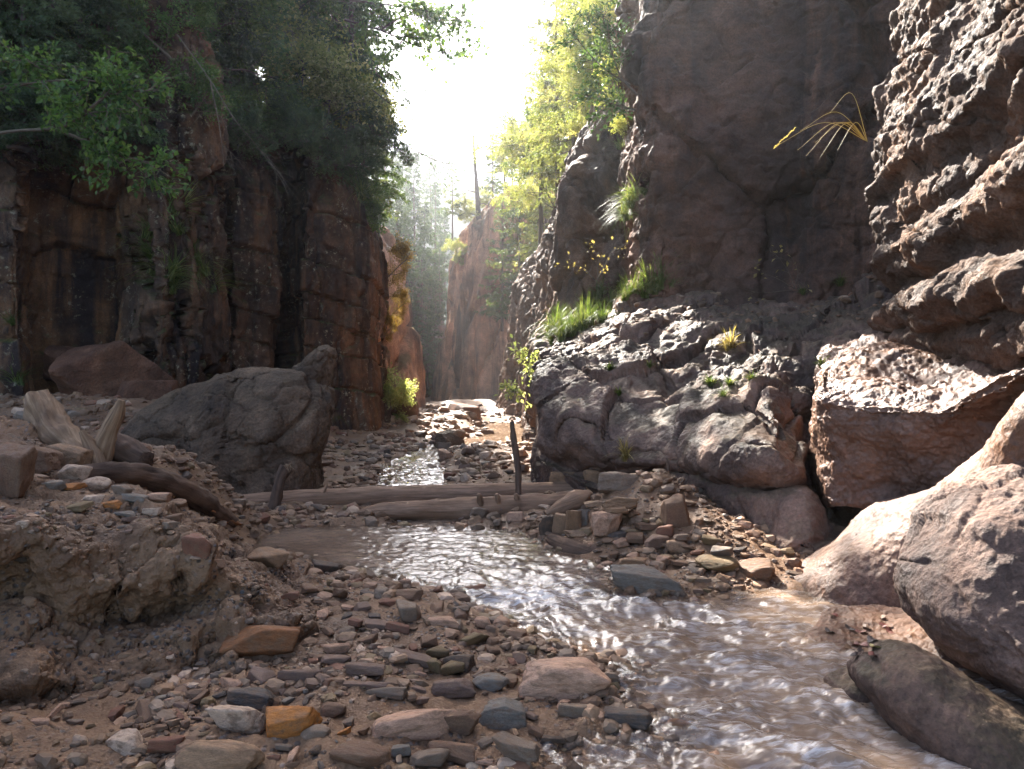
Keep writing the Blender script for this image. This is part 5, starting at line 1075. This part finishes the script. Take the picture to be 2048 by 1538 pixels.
branch('leafy_branch', [wpath((1275, 190, 12.2), (1240, 150, 12.3), (1215, 70, 12.4), (1200, 10, 12.4)), wpath((1260, 170, 12.3), (1200, 130, 12.4), (1130, 50, 12.5)), wpath((1270, 140, 12.3), (1235, 90, 12.4), (1150, 20, 12.5)), wpath((1270, 220, 12.2), (1230, 210, 12.3), (1170, 190, 12.4))], M_LEAFD, 1500, .085, 'dark green leafy branch leaning out beside the main wall edge', 64, 12, .55, .02, bark=M_BARK)
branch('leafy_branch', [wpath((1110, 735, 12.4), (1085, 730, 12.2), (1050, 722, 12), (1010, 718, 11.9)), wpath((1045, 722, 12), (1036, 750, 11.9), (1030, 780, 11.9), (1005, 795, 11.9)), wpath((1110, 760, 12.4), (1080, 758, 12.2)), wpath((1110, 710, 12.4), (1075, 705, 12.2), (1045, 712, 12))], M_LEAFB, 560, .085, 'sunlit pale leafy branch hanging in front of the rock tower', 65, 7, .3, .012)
branch('dead_branch', [wpath((355, 70, 13.6), (420, 160, 13.4), (470, 240, 13.3), (520, 300, 13.4), (570, 370, 13.6)), wpath((420, 160, 13.4), (440, 260, 13.3), (450, 350, 13.3))], M_LEAF, 0, .05, 'long bare drooping branch hanging down the lichened left wall', 66, 7, .7, .014, -.4, leafless=True)
branch('bare_shrub', [wpath((1590, 578, 10.6), (1575, 540, 10.6), (1545, 500, 10.6)), wpath((1588, 578, 10.6), (1595, 540, 10.6), (1570, 495, 10.5)), wpath((1590, 578, 10.6), (1550, 555, 10.5), (1510, 545, 10.5)), wpath((1584, 580, 10.5), (1520, 585, 10.4), (1470, 572, 10.3))], M_DRY, 26, .08, 'bare twiggy shrub with a few leaves under the main wall', 67, 5, .35, .007)
branch('bare_shrub', [wpath((1195, 560, 13), (1215, 520, 13), (1235, 480, 13)), wpath((1195, 560, 13), (1195, 520, 13), (1185, 500, 13)), wpath((1190, 560, 13), (1165, 535, 13.1), (1150, 530, 13.1))], M_DRY, 60, .06, 'dry thin shrub in the shade between buttress and main wall', 68, 6, .4, .010)
# ---- grass
def tuft(seed, n, L, spread, mat, droop=.9, w=.006, nm='grass_tuft'):
    rng = np.random.default_rng(seed); t = np.linspace(0, 1, 6); Vs = []; tn = []
    for _ in range(n):
        a = rng.random() * 6.283; l = L * rng.uniform(.45, 1.15); out = spread * rng.uniform(.25, 1.1); b = rng.normal(0, .05 * L, 3); b[2] = 0; d = np.array([math.cos(a), math.sin(a), 0])
        C = b + d * (out * l * t ** 1.5)[:, None]; C[:, 2] += l * (t * (1.05 - .3 * out) - droop * out * t ** 2.4 * .8); s = np.array([-d[1], d[0], 0]) * w * rng.uniform(.6, 1.2)
        wd = (1 - t ** 1.6)[:, None]; Vs.append(np.stack([C - s * wd, C + s * wd], 1)); tn.append(np.full(12, np.clip(rng.normal(.45, .25), 0, 1)))
    G = np.stack(Vs); q = np.arange(n * 12).reshape(n, 6, 2); F_ = np.stack([q[:, :-1, 0], q[:, :-1, 1], q[:, 1:, 1], q[:, 1:, 0]], -1).reshape(-1, 4)
    return mesh(nm, G.reshape(-1, 3), F_, mat, True, {'tone': np.concatenate(tn)})
TG = [tuft(1, 150, .55, .8, M_GRASS), tuft(2, 120, .4, 1.0, M_GRASS), tuft(3, 170, .7, .9, M_GRASS, 1.3)]; TD = tuft(4, 110, .32, .9, M_DRY); TM = tuft(5, 90, .16, 1.1, M_GRASS, .6, .007)
def grass(me, px_, py_, s, label, group, lean=(0, 0), up=.0):
    h = hit(px_, py_)
    if h is None: return
    o = link('grass_tuft', me); s *= 1.35; o.location = h[0] - h[1] * .02; o.scale = (s, s, s); o.rotation_euler = (lean[0], lean[1], R.uniform(0, 6.28)); tag(o, label, 'grass tuft', group)
gg = 'grass tufts on the right ledge'
for i, (a, b, k, s) in enumerate([(1195, 612, 0, 1.0), (1210, 632, 1, 1.0), (1180, 650, 0, .9), (1150, 662, 1, 1.0), (1128, 672, 1, .9), (1108, 690, 1, .9), (1100, 672, 0, .7), (1225, 600, 1, .9), (1300, 588, 0, 1.0), (1325, 580, 0, 1.1), (1345, 578, 1, .8), (1275, 596, 1, .9), (1250, 604, 1, .8), (1160, 640, 2, .8), (1235, 575, 1, 1.0), (1205, 590, 2, .8), (1135, 655, 0, .8), (1118, 650, 0, .7)]):
    grass(TG[k], a, b, s, f"green grass tuft on the ledge under the buttress, number {i + 1} along the grassy strip".replace(f"number {i + 1}", ORD[i] if i < 12 else ['bushy', 'short', 'arching', 'leaning', 'thin', 'dense'][i - 12] + ' one'), gg)
for i, (a, b, k, s) in enumerate([(1112, 668, 2, .9), (1122, 682, 0, .8), (1142, 672, 2, .8), (1165, 660, 0, .9), (1175, 635, 0, 1.0), (1188, 628, 2, .9), (1202, 645, 1, 1.0), (1220, 618, 0, .9), (1245, 590, 2, .8), (1262, 600, 0, .8), (1290, 596, 0, .9), (1312, 590, 1, 1.0)]):
    grass(TG[k], a, b, s, f"lush grass tuft crowding the outer edge of the grassy strip, {ORD[i]} toward the main wall", gg)
for i, (a, b, s) in enumerate([(1262, 415, 1.0), (1275, 400, 1.0), (1252, 440, .9), (1285, 392, .7)]):
    h = hit(a, b)
    o = link('grass_tuft', TG[2]); o.location = P(a, b, 12.6) if h is None or h[0].y > 13.5 else h[0]; o.scale = (s,) * 3; o.rotation_euler = (.5, -.4, R.uniform(0, 6)); tag(o, f"bluish green grass clump hanging from the edge of the main wall, {ORD[i]} of four", 'grass tuft', 'hanging grass clumps')
for i, (a, b, me, s, l) in enumerate([(1458, 700, TD, 1.0, 'dry yellow grass tuft on the dark ledge above the bulges'), (1250, 925, TD, .9, 'dry grass tuft with a green tip behind the stone heap'), (1680, 572, TG[1], .6, 'small leafy green plant at the foot of the main wall'), (1605, 590, TG[1], .5, 'tiny green plant below the bare twiggy shrub'), (1420, 770, TM, 1.0, 'bright moss tuft on the dark bulging bedrock'), (1460, 770, TM, .9, 'yellow-green moss tuft beside the dry yellow grass'), (1445, 795, TG[1], .45, 'small curved green blade growing from a bedrock crack'), (1240, 790, TM, .9, 'green moss tuft low on the bulging bedrock'), (1222, 740, TM, .9, 'green moss tuft below the grassy strip'), (1300, 735, TM, .8, 'moss tuft on the rough ledge beside dark boulder-like bulge'), (1640, 735, TM, .9, 'bright moss tuft at the corner of the tilted sunlit slab'), (1240, 300, TG[2], .7, 'lit yellow-green grass hanging from the buttress side'), (1500, 760, TM, .8, 'moss tuft above the sunlit bulge')]):
    grass(me, a, b, s, l, None)
gl2 = 'grass tufts on the left wall'
for i, (a, b, k, s) in enumerate([(290, 480, 2, 1.1), (310, 520, 0, 1.2), (330, 560, 2, 1.3), (345, 585, 0, 1.1), (410, 555, 2, 1.2), (425, 585, 2, 1.1), (395, 530, 0, 1.0), (300, 550, 1, 1.2), (270, 500, 1, 1.2), (360, 470, 1, 1.3), (345, 430, 0, 1.4), (40, 775, 0, 1.0), (25, 650, 1, .8), (725, 400, 2, 1.4)]):
    grass(TG[k], a, b, s, f"{['drooping', 'upright', 'shaggy', 'short'][i % 4]} green grass tuft on the mossy left wall buttress, {ORD[i] if i < 12 else 'outlying ' + ORD[i - 12]}" if i != 11 else 'green fern-like plant at the foot of the left wall by red boulders', gl2, (.5, .2))
# seed grass leaning out from the near wall
rs = np.random.default_rng(9); segs = []
for e in [(1552, 292), (1595, 300), (1612, 312), (1640, 315), (1600, 262), (1675, 300), (1630, 285), (1660, 225)]:
    a = P(1735, 283, 7.25); b = P((e[0] + 1735) / 2 + 6, min(e[1], 283) - 38, 7.2); c = P(e[0], e[1], 7.15); segs.append((cr(np.array([2 * a - b, a, b, c, 2 * c - b]), 33)[8:25], np.linspace(.0036, .0012, 17)))
V, F_, A = tubes_low(segs, 4); A = {'tone': rs.uniform(.4, 1, len(V))}
t = tag(empty('seed_grass', P(1735, 283, 7.25)), 'arching yellow seed grass leaning out from the near right wall', 'grass tuft')
under(link('stem', mesh('seed_stems', V, F_, M_DRY, True, A), t))
pos = np.array([P(1552 + k * 1.6, 292 - k * 1.5 + rs.normal(0, 1.2), 7.15) for k in range(26)]); V, F_ = leaves(pos, np.tile(P(1552, 292, 7.15) - P(1580, 268, 7.15), (26, 1)) + rs.normal(0, .02, (26, 3)), .035, .2, rs)
under(link('seed_head', mesh('seed_head', V, F_, M_DRY, False, {'tone': np.full(len(V), .8)}), t))
# fallen leaves on the sunlit shelf
M = NT('fallen_leaf_brown'); bs = M.n('BsdfPrincipled', {'Base Color': M.n('ObjectInfo').outputs['Color'], 'Roughness': .6}); M.t.links.new(bs.outputs[0], M.out.inputs[0])
def leaf_mesh(seed):
    rng = np.random.default_rng(seed); a = np.linspace(0, 2 * math.pi, 17)[:-1]; r = .5 * (1 + .35 * np.abs(np.cos(a * 1.5)) + rng.normal(0, .08, 16)); V = np.stack([r * np.cos(a), .65 * r * np.sin(a), .12 * np.sin(a * 2 + seed) + .1 * r], 1)
    V = np.concatenate([V, [[0, 0, 0]]]); return mesh('fallen_leaf', V, np.array([[16, i, (i + 1) % 16] for i in range(16)]), M.m, False)
LM = [leaf_mesh(i) for i in range(4)]
FL = [(1668, 1232, 'red'), (1700, 1258, 'dark'), (1722, 1264, 'red'), (1768, 1252, 'red'), (1762, 1234, 'brown'), (1780, 1264, 'red'), (1660, 1264, 'dark'), (1710, 1290, 'red'), (1725, 1292, 'red'), (1745, 1282, 'dark'), (1752, 1296, 'yellow'), (1738, 1300, 'brown'), (1715, 1312, 'dark'), (1748, 1312, 'red'), (1700, 1298, 'brown'), (1733, 1256, 'brown')]
for i, (a, b, c) in enumerate(FL):
    h = hit(a, b)
    if h is None: continue
    o = link('fallen_leaf', LM[i % 4]); o.location = h[0] + h[1] * .006; o.scale = (.055,) * 3; o.rotation_euler = (R.uniform(-.3, .3), R.uniform(-.3, .3), R.uniform(0, 6)); o.color = dict(red=(.12, .025, .012, 1), dark=(.035, .02, .015, 1), brown=(.14, .07, .03, 1), yellow=(.35, .27, .1, 1))[c]
    tag(o, f"small {c} fallen leaf on the sunlit rock shelf, {ORD[i] if i < 12 else 'outlying ' + ORD[i - 12]} of the scatter", 'leaf', 'fallen leaves on the sunlit shelf')
# ------------------------------------------------------------------ haze
m = bpy.data.materials.new('haze'); m.use_nodes = True; nt = m.node_tree; nt.nodes.clear(); out = nt.nodes.new('ShaderNodeOutputMaterial'); vol = nt.nodes.new('ShaderNodeVolumePrincipled')
vol.inputs['Color'].default_value = (.92, .95, 1.0, 1); vol.inputs['Density'].default_value = .0012; vol.inputs['Anisotropy'].default_value = .85
nt.links.new(vol.outputs[0], out.inputs['Volume'])
bm = bmesh.new(); bmesh.ops.create_cube(bm, size=1.0); me = bpy.data.meshes.new('haze'); bm.to_mesh(me); bm.free(); me.materials.append(m)
hz = link('haze', me); hz.scale = (260, 260, 100); hz.location = (0, 105, 47); tag(hz, kind='stuff')
